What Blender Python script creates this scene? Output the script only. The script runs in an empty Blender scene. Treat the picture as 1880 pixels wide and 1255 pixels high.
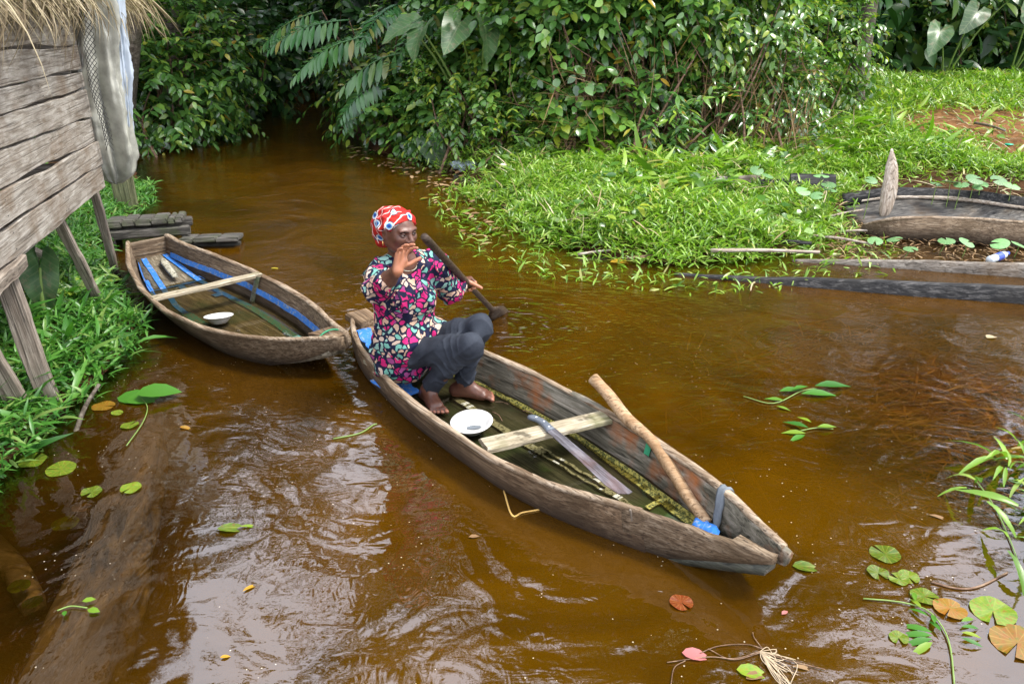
import bpy, math, random
import numpy as np
from mathutils import Vector, Matrix

R = math.radians
sc = bpy.context.scene
col = sc.collection
# ------------------------------------------------------------------ camera
CAM_H, CAM_F, CAM_T = 2.0, 1462.0, R(23)
cd = bpy.data.cameras.new('camera'); cam = bpy.data.objects.new('camera', cd); col.objects.link(cam)
cam.location = (0, 0, CAM_H); cam.rotation_euler = (R(90) - CAM_T, 0, 0)
cd.sensor_width = 36; cd.lens = 36 * CAM_F / 1880; cd.clip_start = .05; cd.clip_end = 500
sc.camera = cam
# ------------------------------------------------------------------ sky, sun, exposure
SUN_EL, SUN_AZ = R(60), R(100)          # azimuth from +Y towards +X
w = bpy.data.worlds.new('World'); sc.world = w; w.use_nodes = True
nt = w.node_tree; nt.nodes.clear()
wo = nt.nodes.new('ShaderNodeOutputWorld'); bg = nt.nodes.new('ShaderNodeBackground')
sky = nt.nodes.new('ShaderNodeTexSky'); sky.sky_type = 'NISHITA'; sky.sun_disc = False
sky.sun_elevation = SUN_EL; sky.sun_rotation = SUN_AZ; sky.dust_density = 4.0; sky.air_density = 1.0
mixs = nt.nodes.new('ShaderNodeMix'); mixs.data_type = 'RGBA'; mixs.inputs[0].default_value = .62
mixs.inputs[7].default_value = (18.5, 19.0, 21.0, 1)     # even bright cloud cover mixed into the clear sky
nt.links.new(sky.outputs[0], mixs.inputs[6]); nt.links.new(mixs.outputs[2], bg.inputs[0])
bg.inputs[1].default_value = .15
nt.links.new(bg.outputs[0], wo.inputs[0])
sd = bpy.data.lights.new('sun', 'SUN'); sun = bpy.data.objects.new('sun', sd); col.objects.link(sun)
sd.energy = 3.6; sd.angle = R(11); sd.color = (1, .96, .88)
SD = Vector((math.sin(SUN_AZ) * math.cos(SUN_EL), math.cos(SUN_AZ) * math.cos(SUN_EL), math.sin(SUN_EL)))
sun.rotation_euler = (-SD).to_track_quat('-Z', 'Y').to_euler(); sun.location = SD * 30
vs = sc.view_settings
vs.view_transform = 'Standard'; vs.look = 'None'; vs.gamma = 1; vs.use_curve_mapping = False
vs.exposure = 0.42
sc.cycles.max_bounces = 8; sc.cycles.transparent_max_bounces = 12
sc.cycles.caustics_reflective = False; sc.cycles.caustics_refractive = False
sc.cycles.use_denoising = True

# ------------------------------------------------------------------ helpers
rng = np.random.default_rng(7)
_c, _s = math.cos(CAM_T), math.sin(CAM_T)
def at(x, y, z=0.0):
    """world point on the level z seen at photo position x, y"""
    u = (x - 940) / CAM_F; v = (y - 627.5) / CAM_F
    d = np.array([u, _c - v * _s, -_s - v * _c]); t = (z - CAM_H) / d[2]
    return np.array([0, 0, CAM_H]) + d * t
def arr(*a): return np.array(a, float)
def nrm(v):
    v = np.asarray(v, float); return v / (np.linalg.norm(v, axis=-1, keepdims=True) + 1e-9)
def tag(o, label=None, cat=None, group=None, kind=None):
    if label: o['label'] = label
    if cat: o['category'] = cat
    if group: o['group'] = group
    if kind: o['kind'] = kind
    return o
def empty(name, loc=(0, 0, 0), rz=0, label=None, cat=None, group=None):
    o = bpy.data.objects.new(name, None); col.objects.link(o); o.empty_display_size = .1
    o.location = loc; o.rotation_euler = (0, 0, rz)
    return tag(o, label, cat, group)
def mesh_np(name, V, F, smooth=True, attrs=None):
    V = np.ascontiguousarray(V, np.float32)
    m = bpy.data.meshes.new(name)
    if isinstance(F, np.ndarray):
        F = np.ascontiguousarray(F, np.int32); k = F.shape[1]; n = len(F)
        m.vertices.add(len(V)); m.vertices.foreach_set('co', V.ravel())
        m.loops.add(n * k); m.loops.foreach_set('vertex_index', F.ravel())
        m.polygons.add(n); m.polygons.foreach_set('loop_start', np.arange(n, dtype=np.int32) * k)
        m.update(calc_edges=True)
    else:
        m.from_pydata(V.tolist(), [], F); m.update()
    if smooth: m.polygons.foreach_set('use_smooth', np.ones(len(m.polygons), bool))
    for nme, a in (attrs or {}).items():
        a = np.asarray(a, np.float32)
        if a.ndim == 1:
            at_ = m.attributes.new(nme, 'FLOAT', 'POINT'); at_.data.foreach_set('value', a)
        else:
            at_ = m.attributes.new(nme, 'FLOAT_VECTOR', 'POINT'); at_.data.foreach_set('vector', a.ravel())
    return m
def obj(name, mesh, mat=None, parent=None):
    o = bpy.data.objects.new(name, mesh); col.objects.link(o)
    if mat is not None and not mesh.materials: mesh.materials.append(mat)
    if parent is not None: o.parent = parent
    return o
def join_np(parts):
    Vs, Fs, n = [], [], 0
    for V, F in parts:
        Vs.append(np.asarray(V, float)); Fs += [[i + n for i in f] for f in F]; n += len(V)
    return np.vstack(Vs), Fs
def rails(rs, cap=True):
    """closed cross-section: K rails of N points -> V, F"""
    K = len(rs); N = len(rs[0]); V = np.stack(rs, 1).reshape(-1, 3); F = []
    for i in range(N - 1):
        for k in range(K):
            a = i * K + k; b = i * K + (k + 1) % K
            F.append([a, b, b + K, a + K])
    if cap:
        F.append(list(range(K))[::-1]); F.append([(N - 1) * K + k for k in range(K)])
    return V, F
def tube(P, rad, n=7, cap=True):
    P = np.asarray(P, float); N = len(P); rad = np.broadcast_to(np.asarray(rad, float), (N,))
    T = nrm(np.gradient(P, axis=0)); ref = arr(0, 0, 1) if abs(T[:, 2]).mean() < .8 else arr(1, 0, 0)
    A = nrm(np.cross(T, ref)); B = np.cross(T, A)
    rs = []
    for k in range(n):
        a = 2 * math.pi * k / n
        rs.append(P + (A * math.cos(a) + B * math.sin(a)) * rad[:, None])
    return rails(rs, cap)
def curve(pts, n=16):
    """smooth path through points (Catmull-Rom)"""
    p = np.asarray(pts, float); p = np.vstack([2 * p[0] - p[1], p, 2 * p[-1] - p[-2]]); out = []
    m = len(p) - 3
    for t in np.linspace(0, m - 1e-6, n):
        i = int(t); f = t - i; a, b, c, d = p[i:i + 4]
        out.append(.5 * (2 * b + (c - a) * f + (2 * a - 5 * b + 4 * c - d) * f * f + (3 * b - a - 3 * c + d) * f ** 3))
    return np.array(out)
def wob(n, amp, seed, oct=4):
    r = np.random.default_rng(seed); t = np.linspace(0, 1, n); y = np.zeros(n)
    for k in range(oct):
        y += np.sin(t * 2 * math.pi * (1.3 * 1.9 ** k) * (1 + .3 * r.random()) + r.random() * 7) / (1.5 ** k)
    return y * amp / 2
def plank(L, W, T, seed, n=12, wav=.004, bev=.004, ends=.006):
    """weathered board, length along x, width along y, thickness along z, centred"""
    r = np.random.default_rng(seed); x = np.linspace(-L / 2, L / 2, n)
    e0 = -W / 2 + wob(n, wav, seed); e1 = W / 2 + wob(n, wav, seed + 1); dz = wob(n, wav * .5, seed + 2)
    def rl(y, z, ins):
        xx = x.copy(); xx[0] += ins + r.random() * ends; xx[-1] -= ins + r.random() * ends
        return np.stack([xx, y, np.zeros(n) + z + dz], 1)
    b = bev
    return rails([rl(e0 + b, -T / 2, b), rl(e0, -T / 2 + b, 0), rl(e0, T / 2 - b, 0), rl(e0 + b, T / 2, b),
                  rl((e0 + e1) / 2, T / 2 + wav * .15, b), rl(e1 - b, T / 2, b), rl(e1, T / 2 - b, 0), rl(e1, -T / 2 + b, 0), rl(e1 - b, -T / 2, b)])
def smooth_off(m):
    m.polygons.foreach_set('use_smooth', np.zeros(len(m.polygons), bool)); return m
def frame(d, up=(0, 0, 1)):
    """rotation whose x axis is d, z axis near up; rows vectorised -> (...,3,3) column matrix"""
    x = nrm(d); up = np.broadcast_to(np.asarray(up, float), x.shape)
    y = nrm(np.cross(up, x)); z = np.cross(x, y)
    return np.stack([x, y, z], -1)
def place(o, pos, d, up=(0, 0, 1)):
    M = frame(np.asarray(d, float), up); mm = Matrix([[*M[i], pos[i]] for i in range(3)] + [[0, 0, 0, 1]])
    o.matrix_world = mm; return o
def spray(tpl, pos, d, up, size, rnd=None):
    """many copies of one leaf template joined: V, F, rnd"""
    TV, TF = tpl; n = len(pos); M = frame(d, up)
    size = np.asarray(size, float)
    if size.ndim == 1: size = np.stack([size] * 3, 1)
    V = np.einsum('nij,nvj->nvi', M, TV[None] * size[:, None, :]) + pos[:, None, :]
    F = (TF[None] + (np.arange(n) * len(TV))[:, None, None]).reshape(-1, 3)
    rnd = rng.random(n) if rnd is None else rnd
    return V.reshape(-1, 3), F, np.repeat(rnd, len(TV))
def leaf_tpl(prof, fold=.25, droop=.2, xs=None, tipdrop=0):
    """leaf along +x from the origin, length 1; prof = half-width at xs"""
    k = len(prof); xs = np.linspace(0, 1, k) if xs is None else np.array(xs)
    V = []; F = []
    for x, h in zip(xs, prof):
        z = -droop * x * x
        V += [(x, 0, z), (x, h, z + fold * h), (x, -h, z + fold * h)]
    for i in range(k - 1):
        a = 3 * i; b = a + 3
        if prof[i] > 0 and prof[i + 1] > 0:
            F += [(a, b, b + 1), (a, b + 1, a + 1), (a, a + 2, b + 2), (a, b + 2, b)]
        elif prof[i] == 0: F += [(a, b, b + 1), (a, b + 2, b)]
        else: F += [(a, b, a + 1), (a, a + 2, b)]
    return np.array(V, float), np.array(F, np.int32)
# ------------------------------------------------------------------ materials
class NT:
    def __init__(s, name):
        s.m = bpy.data.materials.new(name); s.m.use_nodes = True; s.t = s.m.node_tree; s.t.nodes.clear()
        s.out = s.n('OutputMaterial')
    def n(s, typ, **kw):
        nd = s.t.nodes.new('ShaderNode' + typ)
        for k, v in kw.items(): setattr(nd, k, v)
        return nd
    def l(s, a, b): s.t.links.new(a, b)
    def coord(s, kind='Object', scale=(1, 1, 1), loc=(0, 0, 0)):
        tc = s.n('TexCoord'); mp = s.n('Mapping'); s.l(tc.outputs[kind], mp.inputs[0])
        mp.inputs['Scale'].default_value = scale; mp.inputs['Location'].default_value = loc
        return mp.outputs[0]
    def noise(s, vec, scale, detail=4, rough=.6, dist=0):
        nd = s.n('TexNoise'); nd.inputs['Scale'].default_value = scale; nd.inputs['Detail'].default_value = detail
        nd.inputs['Roughness'].default_value = rough; nd.inputs['Distortion'].default_value = dist
        if vec is not None: s.l(vec, nd.inputs['Vector'])
        return nd.outputs['Fac']
    def ramp(s, fac, stops, interp='LINEAR'):
        nd = s.n('ValToRGB'); nd.color_ramp.interpolation = interp; e = nd.color_ramp.elements
        while len(e) < len(stops): e.new(.5)
        for el, (p, c) in zip(e, stops): el.position = p; el.color = (*c, 1) if len(c) == 3 else c
        s.l(fac, nd.inputs[0]); return nd.outputs[0]
    def math(s, op, a, b=None, clamp=False):
        nd = s.n('Math', operation=op); nd.use_clamp = clamp
        for i, v in enumerate((a, b)):
            if v is None: continue
            if isinstance(v, (int, float)): nd.inputs[i].default_value = v
            else: s.l(v, nd.inputs[i])
        return nd.outputs[0]
    def mix(s, fac, a, b, blend='MIX'):
        nd = s.n('Mix', data_type='RGBA', blend_type=blend)
        for i, v in ((0, fac), (6, a), (7, b)):
            if isinstance(v, (int, float)): nd.inputs[i].default_value = v
            elif isinstance(v, tuple): nd.inputs[i].default_value = (*v, 1) if len(v) == 3 else v
            else: s.l(v, nd.inputs[i])
        return nd.outputs[2]
    def attr(s, name, out='Fac'):
        nd = s.n('Attribute'); nd.attribute_name = name; return nd.outputs[out]
    def bump(s, h, strength=.3, dist=.01):
        nd = s.n('Bump'); nd.inputs['Strength'].default_value = strength; nd.inputs['Distance'].default_value = dist
        s.l(h, nd.inputs['Height']); return nd.outputs[0]
    def bsdf(s, colr, rough=.6, spec=.4, normal=None, **kw):
        p = s.n('BsdfPrincipled')
        for key, v in (('Base Color', colr), ('Roughness', rough), ('Specular IOR Level', spec)):
            if isinstance(v, (int, float)): p.inputs[key].default_value = v
            elif isinstance(v, tuple): p.inputs[key].default_value = (*v, 1)
            else: s.l(v, p.inputs[key])
        for k, v in kw.items(): p.inputs[k].default_value = v
        if normal is not None: s.l(normal, p.inputs['Normal'])
        return p.outputs[0]
    def done(s, sh): s.l(sh, s.out.inputs[0]); return s.m

def wood(name, dark, mid, light, grain=(2.2, 26, 26), stain=None, stain_amt=.5, wet=None, rough=.75, kind='Object', bump=.45):
    """weathered board; grain runs along local x; wet = (z0, z1, colour): dark band near the water"""
    t = NT(name); oi = t.n('ObjectInfo')
    tc = t.n('TexCoord'); va = t.n('VectorMath', operation='ADD'); t.l(tc.outputs[kind], va.inputs[0])
    sc_ = t.n('VectorMath', operation='SCALE'); cb = t.n('CombineXYZ')
    for i in range(3): t.l(oi.outputs['Random'], cb.inputs[i])
    t.l(cb.outputs[0], sc_.inputs[0]); sc_.inputs['Scale'].default_value = 13.7; t.l(sc_.outputs[0], va.inputs[1])
    base = va.outputs[0]
    mp = t.n('Mapping'); mp.inputs['Scale'].default_value = grain; t.l(base, mp.inputs[0])
    g = t.noise(mp.outputs[0], 1.6, 6, .68, .6)
    mp2 = t.n('Mapping'); mp2.inputs['Scale'].default_value = (grain[0] * .35, grain[1] * 3, grain[2] * 3); t.l(base, mp2.inputs[0])
    g2 = t.noise(mp2.outputs[0], 1.3, 3, .6)
    blot = t.noise(base, 7, 6, .7)
    c = t.ramp(g, [(.34, dark), (.5, mid), (.64, light)])
    c = t.mix(t.math('MULTIPLY', t.ramp(g2, [(.55, (0, 0, 0)), (.64, (1, 1, 1))]), .8), c, tuple(x * .35 for x in dark))
    c = t.mix(t.math('MULTIPLY', t.ramp(blot, [(.42, (0, 0, 0)), (.66, (1, 1, 1))]), .45), c, dark)
    if stain:
        st = t.noise(base, 3.1, 4, .6)
        c = t.mix(t.math('MULTIPLY', t.ramp(st, [(.5, (0, 0, 0)), (.64, (1, 1, 1))]), stain_amt), c, stain)
    if wet:
        sx = t.n('SeparateXYZ'); tg = t.n('NewGeometry'); t.l(tg.outputs['Position'], sx.inputs[0])
        zz = t.math('ADD', sx.outputs[2], t.math('MULTIPLY', t.math('SUBTRACT', blot, .5), .09))
        mr = t.n('MapRange'); t.l(zz, mr.inputs[0]); mr.inputs[1].default_value = wet[0]; mr.inputs[2].default_value = wet[1]
        mr.inputs[3].default_value = .85; mr.inputs[4].default_value = 0
        c = t.mix(mr.outputs[0], c, wet[2])
    hgt = t.math('ADD', g, t.math('MULTIPLY', g2, -.8))
    return t.done(t.bsdf(c, rough, .25, t.bump(hgt, bump, .012)))
def foliage(name, stops, rough=.42, trans=.3, spec=.5, vein=True):
    t = NT(name); oi = t.n('ObjectInfo')
    r = t.math('FRACT', t.math('ADD', t.attr('rnd'), oi.outputs['Random']))
    c = t.ramp(r, stops)
    big = t.noise(t.coord('Object'), 34, 3, .6)
    c = t.mix(t.math('MULTIPLY', big, .35), c, t.mix(.5, c, (.02, .045, .012)))
    p = t.bsdf(c, rough, spec, t.bump(big, .15, .004))
    tr = t.n('BsdfTranslucent'); mc = t.mix(1.0, c, (1.0, 1.15, .45), 'MULTIPLY'); t.l(mc, tr.inputs[0])
    mx = t.n('MixShader'); mx.inputs[0].default_value = trans; t.l(p, mx.inputs[1]); t.l(tr.outputs[0], mx.inputs[2])
    return t.done(mx.outputs[0])
def plain(name, c, rough=.5, spec=.4, var=.3, scale=18, bump=.1, metallic=0):
    t = NT(name); n = t.noise(t.coord('Object'), scale, 5, .6)
    cc = t.mix(t.math('MULTIPLY', t.ramp(n, [(.4, (0, 0, 0)), (.7, (1, 1, 1))]), var), c, tuple(x * .45 for x in c))
    return t.done(t.bsdf(cc, rough, spec, t.bump(n, bump, .004), Metallic=metallic))
M = {}
M['board'] = wood('weathered_board', (.165, .135, .105), (.31, .28, .24), (.43, .40, .355), (3.0, 22, 22), (.15, .10, .06), .55)
M['stilt'] = wood('stilt_wood', (.12, .095, .075), (.27, .225, .18), (.42, .37, .31), (2, 34, 34), None, wet=(.02, .14, (.03, .026, .02)))
M['post_green'] = wood('mossy_post', (.06, .065, .035), (.15, .16, .08), (.24, .25, .14), (2, 30, 30))
M['dock'] = wood('dock_wood', (.03, .028, .024), (.10, .092, .08), (.22, .205, .185), (2.5, 30, 30), (.05, .07, .02), .5, wet=(.0, .06, (.02, .02, .015)))
M['hull_grey'] = wood('hull_brown_grey', (.06, .038, .022), (.165, .115, .070), (.29, .225, .155), (1.8, 30, 40), (.07, .045, .022), .5, wet=(.0, .12, (.020, .013, .008)))
M['hull_light'] = wood('hull_pale', (.07, .042, .023), (.18, .118, .068), (.31, .225, .145), (1.3, 30, 36), (.05, .03, .014), .6, wet=(.01, .15, (.022, .013, .008)))
M['rim'] = wood('worn_rim', (.13, .085, .05), (.30, .225, .15), (.46, .38, .285), (2.2, 30, 30), (.10, .06, .03), .6)
M['floor_dark'] = wood('wet_hull_floor', (.028, .03, .022), (.065, .066, .05), (.12, .118, .09), (1.6, 24, 30), (.05, .095, .03), .75, rough=.3)
M['floor_brown'] = wood('brown_hull_floor', (.07, .055, .034), (.175, .145, .10), (.30, .26, .19), (1.6, 26, 30), (.07, .105, .07), .6)
M['inner_moss'] = wood('mossy_inner_plank', (.05, .048, .03), (.15, .135, .095), (.28, .25, .19), (1.6, 24, 30), (.07, .085, .025), .6)
M['inner_rust'] = wood('rusty_inner_plank', (.055, .05, .034), (.15, .135, .10), (.28, .25, .20), (1.5, 16, 18), (.30, .085, .012), .8)
M['black_wood'] = wood('black_rotten_wood', (.009, .009, .009), (.026, .026, .027), (.11, .105, .10), (1.5, 30, 30), (.03, .028, .025), .5)
M['grey_wreck'] = wood('grey_wreck_wood', (.09, .075, .06), (.20, .175, .145), (.33, .30, .255), (1.2, 22, 22), (.12, .07, .03), .4)
M['stick'] = wood('peeled_stick', (.20, .12, .06), (.40, .265, .15), (.55, .40, .25), (6, 20, 20), (.22, .12, .05), .5, bump=.25)
M['paddle_wood'] = wood('dark_paddle_wood', (.018, .011, .007), (.05, .032, .021), (.13, .092, .064), (3, 40, 40), rough=.45)
M['log_sunk'] = wood('sunken_log', (.10, .075, .05), (.33, .26, .19), (.50, .42, .32), (.9, 7, 7))
M['wreck_inner'] = wood('wreck_inner_wood', (.035, .033, .031), (.095, .09, .084), (.20, .185, .165), (1.2, 22, 22), (.10, .065, .035), .5)
M['driftwood'] = wood('driftwood', (.22, .17, .12), (.42, .35, .28), (.58, .52, .44), (1.5, 26, 26), bump=.8)
M['bark'] = wood('bark', (.05, .04, .028), (.12, .10, .075), (.22, .195, .155), (5, 14, 14), (.06, .08, .03), .5, bump=.8)
M['vine'] = wood('vine_bark', (.09, .05, .03), (.19, .115, .07), (.30, .21, .14), (6, 20, 20))
M['grass'] = foliage('grass_blade', [(0, (.07, .17, .010)), (.35, (.17, .34, .020)), (.7, (.28, .47, .05)), (.93, (.40, .54, .11)), (1, (.48, .40, .14))], .34, .40, .7)
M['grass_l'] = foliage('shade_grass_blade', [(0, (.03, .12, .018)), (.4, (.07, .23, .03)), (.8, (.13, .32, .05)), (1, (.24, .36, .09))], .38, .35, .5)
M['leaf'] = foliage('shrub_leaf', [(0, (.028, .085, .017)), (.4, (.075, .19, .034)), (.72, (.14, .30, .055)), (.9, (.25, .42, .06)), (.97, (.36, .46, .05)), (1, (.38, .22, .03))], .24, .28, .9)
M['leaf_y'] = foliage('light_leaf', [(0, (.04, .12, .02)), (.4, (.10, .23, .035)), (.75, (.19, .34, .05)), (1, (.38, .44, .04))], .26, .34, .9)
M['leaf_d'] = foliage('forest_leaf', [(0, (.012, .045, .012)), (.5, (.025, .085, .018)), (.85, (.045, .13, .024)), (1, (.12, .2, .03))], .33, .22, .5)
M['leaf_b'] = foliage('pinnate_leaf', [(0, (.025, .10, .03)), (.5, (.055, .18, .045)), (.85, (.085, .22, .05)), (1, (.28, .24, .06))], .26, .25, .7)
def veined(name, c1, c2, vein, radial=False, spot=None, rough=.35, trans=.2):
    t = NT(name); oi = t.n('ObjectInfo'); tc = t.n('TexCoord'); sx = t.n('SeparateXYZ'); t.l(tc.outputs['Object'], sx.inputs[0]); x, y = sx.outputs[0], sx.outputs[1]
    off = t.n('VectorMath', operation='ADD'); t.l(tc.outputs['Object'], off.inputs[0]); cb = t.n('CombineXYZ'); t.l(t.math('MULTIPLY', oi.outputs['Random'], 37), cb.inputs[2]); t.l(cb.outputs[0], off.inputs[1])
    n = t.noise(off.outputs[0], 3.2, 5, .65)
    if radial: s_ = t.math('SINE', t.math('MULTIPLY', t.math('ARCTAN2', y, x), 15))
    else: s_ = t.math('SINE', t.math('MULTIPLY', t.math('SUBTRACT', x, t.math('MULTIPLY', t.math('ABSOLUTE', y), .75)), 42))
    v = t.math('POWER', t.math('MAXIMUM', s_, 0), 8)
    if not radial: v = t.math('MAXIMUM', v, t.math('LESS_THAN', t.math('ABSOLUTE', y), .014))
    c = t.mix(t.ramp(n, [(.35, (0, 0, 0)), (.65, (1, 1, 1))]), c1, c2)
    if spot:
        n3 = t.noise(off.outputs[0], 5.5, 5, .7); c = t.mix(t.ramp(n3, [(.54, (0, 0, 0)), (.63, (1, 1, 1))]), c, spot)
    hv = t.n('HueSaturation'); t.l(c, hv.inputs['Color']); t.l(t.math('ADD', .6, t.math('MULTIPLY', oi.outputs['Random'], .7)), hv.inputs['Value']); c = hv.outputs[0]
    c = t.mix(t.math('MULTIPLY', v, .55), c, vein)
    p = t.bsdf(c, rough, .5, t.bump(v, -.4, .02)); tr = t.n('BsdfTranslucent'); t.l(c, tr.inputs[0]); mx = t.n('MixShader'); mx.inputs[0].default_value = trans; t.l(p, mx.inputs[1]); t.l(tr.outputs[0], mx.inputs[2])
    return t.done(mx.outputs[0])
M['arum'] = veined('arum_leaf', (.035, .09, .028), (.07, .145, .045), (.15, .20, .09), False, (.12, .13, .06))
M['penny'] = veined('round_leaf', (.13, .30, .10), (.20, .38, .15), (.34, .48, .26), True, None, .4)
M['lily'] = veined('lily_pad', (.085, .17, .014), (.17, .23, .016), (.24, .28, .05), True, (.20, .12, .02), .25)
M['lily_red'] = veined('red_lily_pad', (.26, .045, .012), (.30, .09, .02), (.36, .16, .06), True, (.12, .03, .01), .25)
M['lily_orange'] = veined('orange_lily_pad', (.27, .10, .012), (.24, .15, .014), (.36, .22, .05), True, (.13, .13, .012), .25)
M['sprig_leaf'] = foliage('sprig_leaf', [(0, (.03, .13, .015)), (.6, (.07, .22, .02)), (1, (.22, .30, .02))], .4, .25, .3)
M['leaf_yellow'] = foliage('yellow_fallen_leaf', [(0, (.36, .30, .02)), (1, (.45, .24, .02))], .4, .15, .4)
M['leaf_pink'] = foliage('pink_fallen_leaf', [(0, (.42, .13, .13)), (1, (.48, .18, .16))], .4, .15, .4)
M['leaf_brown'] = foliage('dry_leaf', [(0, (.20, .11, .05)), (1, (.36, .24, .13))], .6, .15, .2)
M['thatch'] = foliage('dry_thatch', [(0, (.13, .095, .06)), (.5, (.30, .235, .15)), (1, (.50, .42, .29))], .65, .15, .25)
M['straw'] = foliage('dry_straw', [(0, (.22, .15, .08)), (.5, (.42, .32, .19)), (1, (.62, .52, .36))], .7, .12, .2)
M['straw_sunk'] = foliage('sunken_straw', [(0, (.42, .20, .03)), (.5, (.72, .40, .10)), (1, (.90, .62, .22))], .7, .1, .2)
M['white'] = plain('white_enamel', (.62, .62, .60), .35, .5, .35, 22)
def worn(name, c, under, amt=.5, scale=26, rough=.6):
    t = NT(name); p = t.coord('Object'); n = t.noise(p, scale, 6, .72); n2 = t.noise(p, 9, 4, .6)
    cc = t.mix(t.math('MULTIPLY', n2, .6), c, tuple(x * .45 for x in c))
    cc = t.mix(t.ramp(n, [(amt, (0, 0, 0)), (amt + .05, (1, 1, 1))]), cc, under)
    return t.done(t.bsdf(cc, rough, .25, t.bump(n, .5, .004)))
M['tape_blue'] = worn('blue_tape', (.035, .19, .62), (.22, .27, .33), .55, 34)
M['tape_teal'] = worn('teal_tape', (.05, .24, .20), (.16, .16, .12), .5, 60)
M['caulk'] = worn('caulk_strip', (.44, .42, .33), (.07, .065, .04), .52, 60, .85)
M['caulk_moss'] = worn('mossy_caulk', (.34, .30, .07), (.055, .06, .015), .48, 75, .85)
M['sack'] = plain('woven_sack', (.40, .40, .34), .32, .6, .8, 9, .3)
M['tarp'] = plain('pale_tarp', (.42, .48, .55), .5, .3, .25, 7, .2)
M['net'] = plain('dark_net', (.05, .05, .05), .7)
M['steel'] = wood('rusty_steel', (.06, .052, .055), (.115, .11, .125), (.2, .195, .215), (5, 30, 30), (.14, .05, .025), .35, rough=.42, bump=.05)
M['handle'] = plain('grey_handle', (.11, .125, .15), .45, .4, .15)
M['rivet'] = plain('rivet', (.7, .7, .7), .3, .5, .1)
M['rag'] = plain('grey_rag', (.16, .18, .20), .9, .1, .5, 40, .5)
M['rope'] = plain('rope', (.16, .13, .10), .8)
M['rope_green'] = plain('green_cord', (.03, .25, .12), .6)
M['gold'] = plain('gold', (.75, .5, .18), .3, .5, .1, metallic=.9)
M['bottle'] = plain('clear_plastic', (.62, .68, .72), .15, .6, .1)
M['bottle_label'] = plain('blue_wrap', (.05, .09, .45), .4, .4, .2)
M['green_plastic'] = plain('green_plastic', (.02, .42, .25), .4)
M['stalk'] = plain('green_stalk', (.17, .26, .06), .5)
M['root'] = plain('pale_root', (.48, .38, .25), .7)
def bilge(name, c, fac):
    t = NT(name); n = t.noise(t.coord('Object'), 9, 2, .5)
    tr = t.n('BsdfTransparent'); tr.inputs[0].default_value = (*c, 1)
    p = t.n('BsdfGlossy'); p.inputs['Roughness'].default_value = .04
    b = t.bump(n, .12, .01); t.l(b, p.inputs['Normal'])
    fr = t.n('Fresnel'); fr.inputs[0].default_value = 1.4; t.l(b, fr.inputs['Normal'])
    d = t.n('BsdfDiffuse'); d.inputs[0].default_value = (.06, .045, .02, 1)
    m1 = t.n('MixShader'); m1.inputs[0].default_value = fac; t.l(tr.outputs[0], m1.inputs[1]); t.l(d.outputs[0], m1.inputs[2])
    m2 = t.n('MixShader'); t.l(fr.outputs[0], m2.inputs[0]); t.l(m1.outputs[0], m2.inputs[1]); t.l(p.outputs[0], m2.inputs[2])
    return t.done(m2.outputs[0])
M['bilge'] = bilge('bilge_water', (.70, .63, .45), .10)
M['bilge_clear'] = bilge('clear_bilge_water', (.75, .72, .55), .08)
# ------------------------------------------------------------------ ground and water
LAND_L = arr((-2.5, -6), (-2.5, 1.2), (-2.32, 2.66), (-2.36, 2.93), (-2.38, 3.34), (-2.38, 3.86), (-2.38, 4.43), (-2.50, 4.97), (-2.95, 5.5),
             (-3.5, 6.4), (-3.8, 7.3), (-3.95, 8.5), (-4.8, 10.3), (-5.5, 11.6), (-5.7, 14), (-6.4, 17), (-6.4, 20), (-5.8, 22.5), (-5.6, 30),
             (-60, 60), (-60, -6))
LAND_R = arr((-2.0, 11.8), (-1.23, 11.2), (-.50, 9.9), (-.02, 8.15), (.38, 7.05), (.75, 6.6), (1.25, 6.4), (1.8, 6.5), (2.6, 6.85), (3.0, 7.5),
             (3.45, 8.15), (4.0, 8.9), (6.5, 9.0), (9, 8.3), (60, 7), (60, 80), (-5.4, 80), (-5.4, 30), (-5.3, 22.5), (-4.3, 20.2), (-3.3, 16), (-2.5, 13))
LAND_C = arr((2.36, 3.2), (2.2, 2.7), (2.12, 2.2), (2.4, 1.6), (4.2, 1.2), (4.2, 3.2), (2.9, 3.5))
def sdist(poly, X, Y):
    """signed distance to a polygon, positive inside"""
    d = np.full(X.shape, 1e9); ins = np.zeros(X.shape, bool); n = len(poly)
    for i in range(n):
        ax, ay = poly[i]; bx, by = poly[(i + 1) % n]; ex, ey = bx - ax, by - ay
        t = np.clip(((X - ax) * ex + (Y - ay) * ey) / (ex * ex + ey * ey), 0, 1)
        d = np.minimum(d, np.hypot(X - ax - t * ex, Y - ay - t * ey))
        cr = ((ay > Y) != (by > Y)) & (X < (bx - ax) * (Y - ay) / (by - ay + 1e-12) + ax); ins ^= cr
    return np.where(ins, d, -d)
def sn(X, Y, f, seed):
    r = np.random.default_rng(seed); z = 0
    for k in range(5):
        a = r.random() * 6.28; z = z + np.sin((X * math.cos(a) + Y * math.sin(a)) * f * (1 + .6 * k) + r.random() * 6.28 + 1.3 * np.sin((X * math.sin(a) - Y * math.cos(a)) * f * .7)) / (1 + .5 * k)
    return z / 2.2
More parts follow.
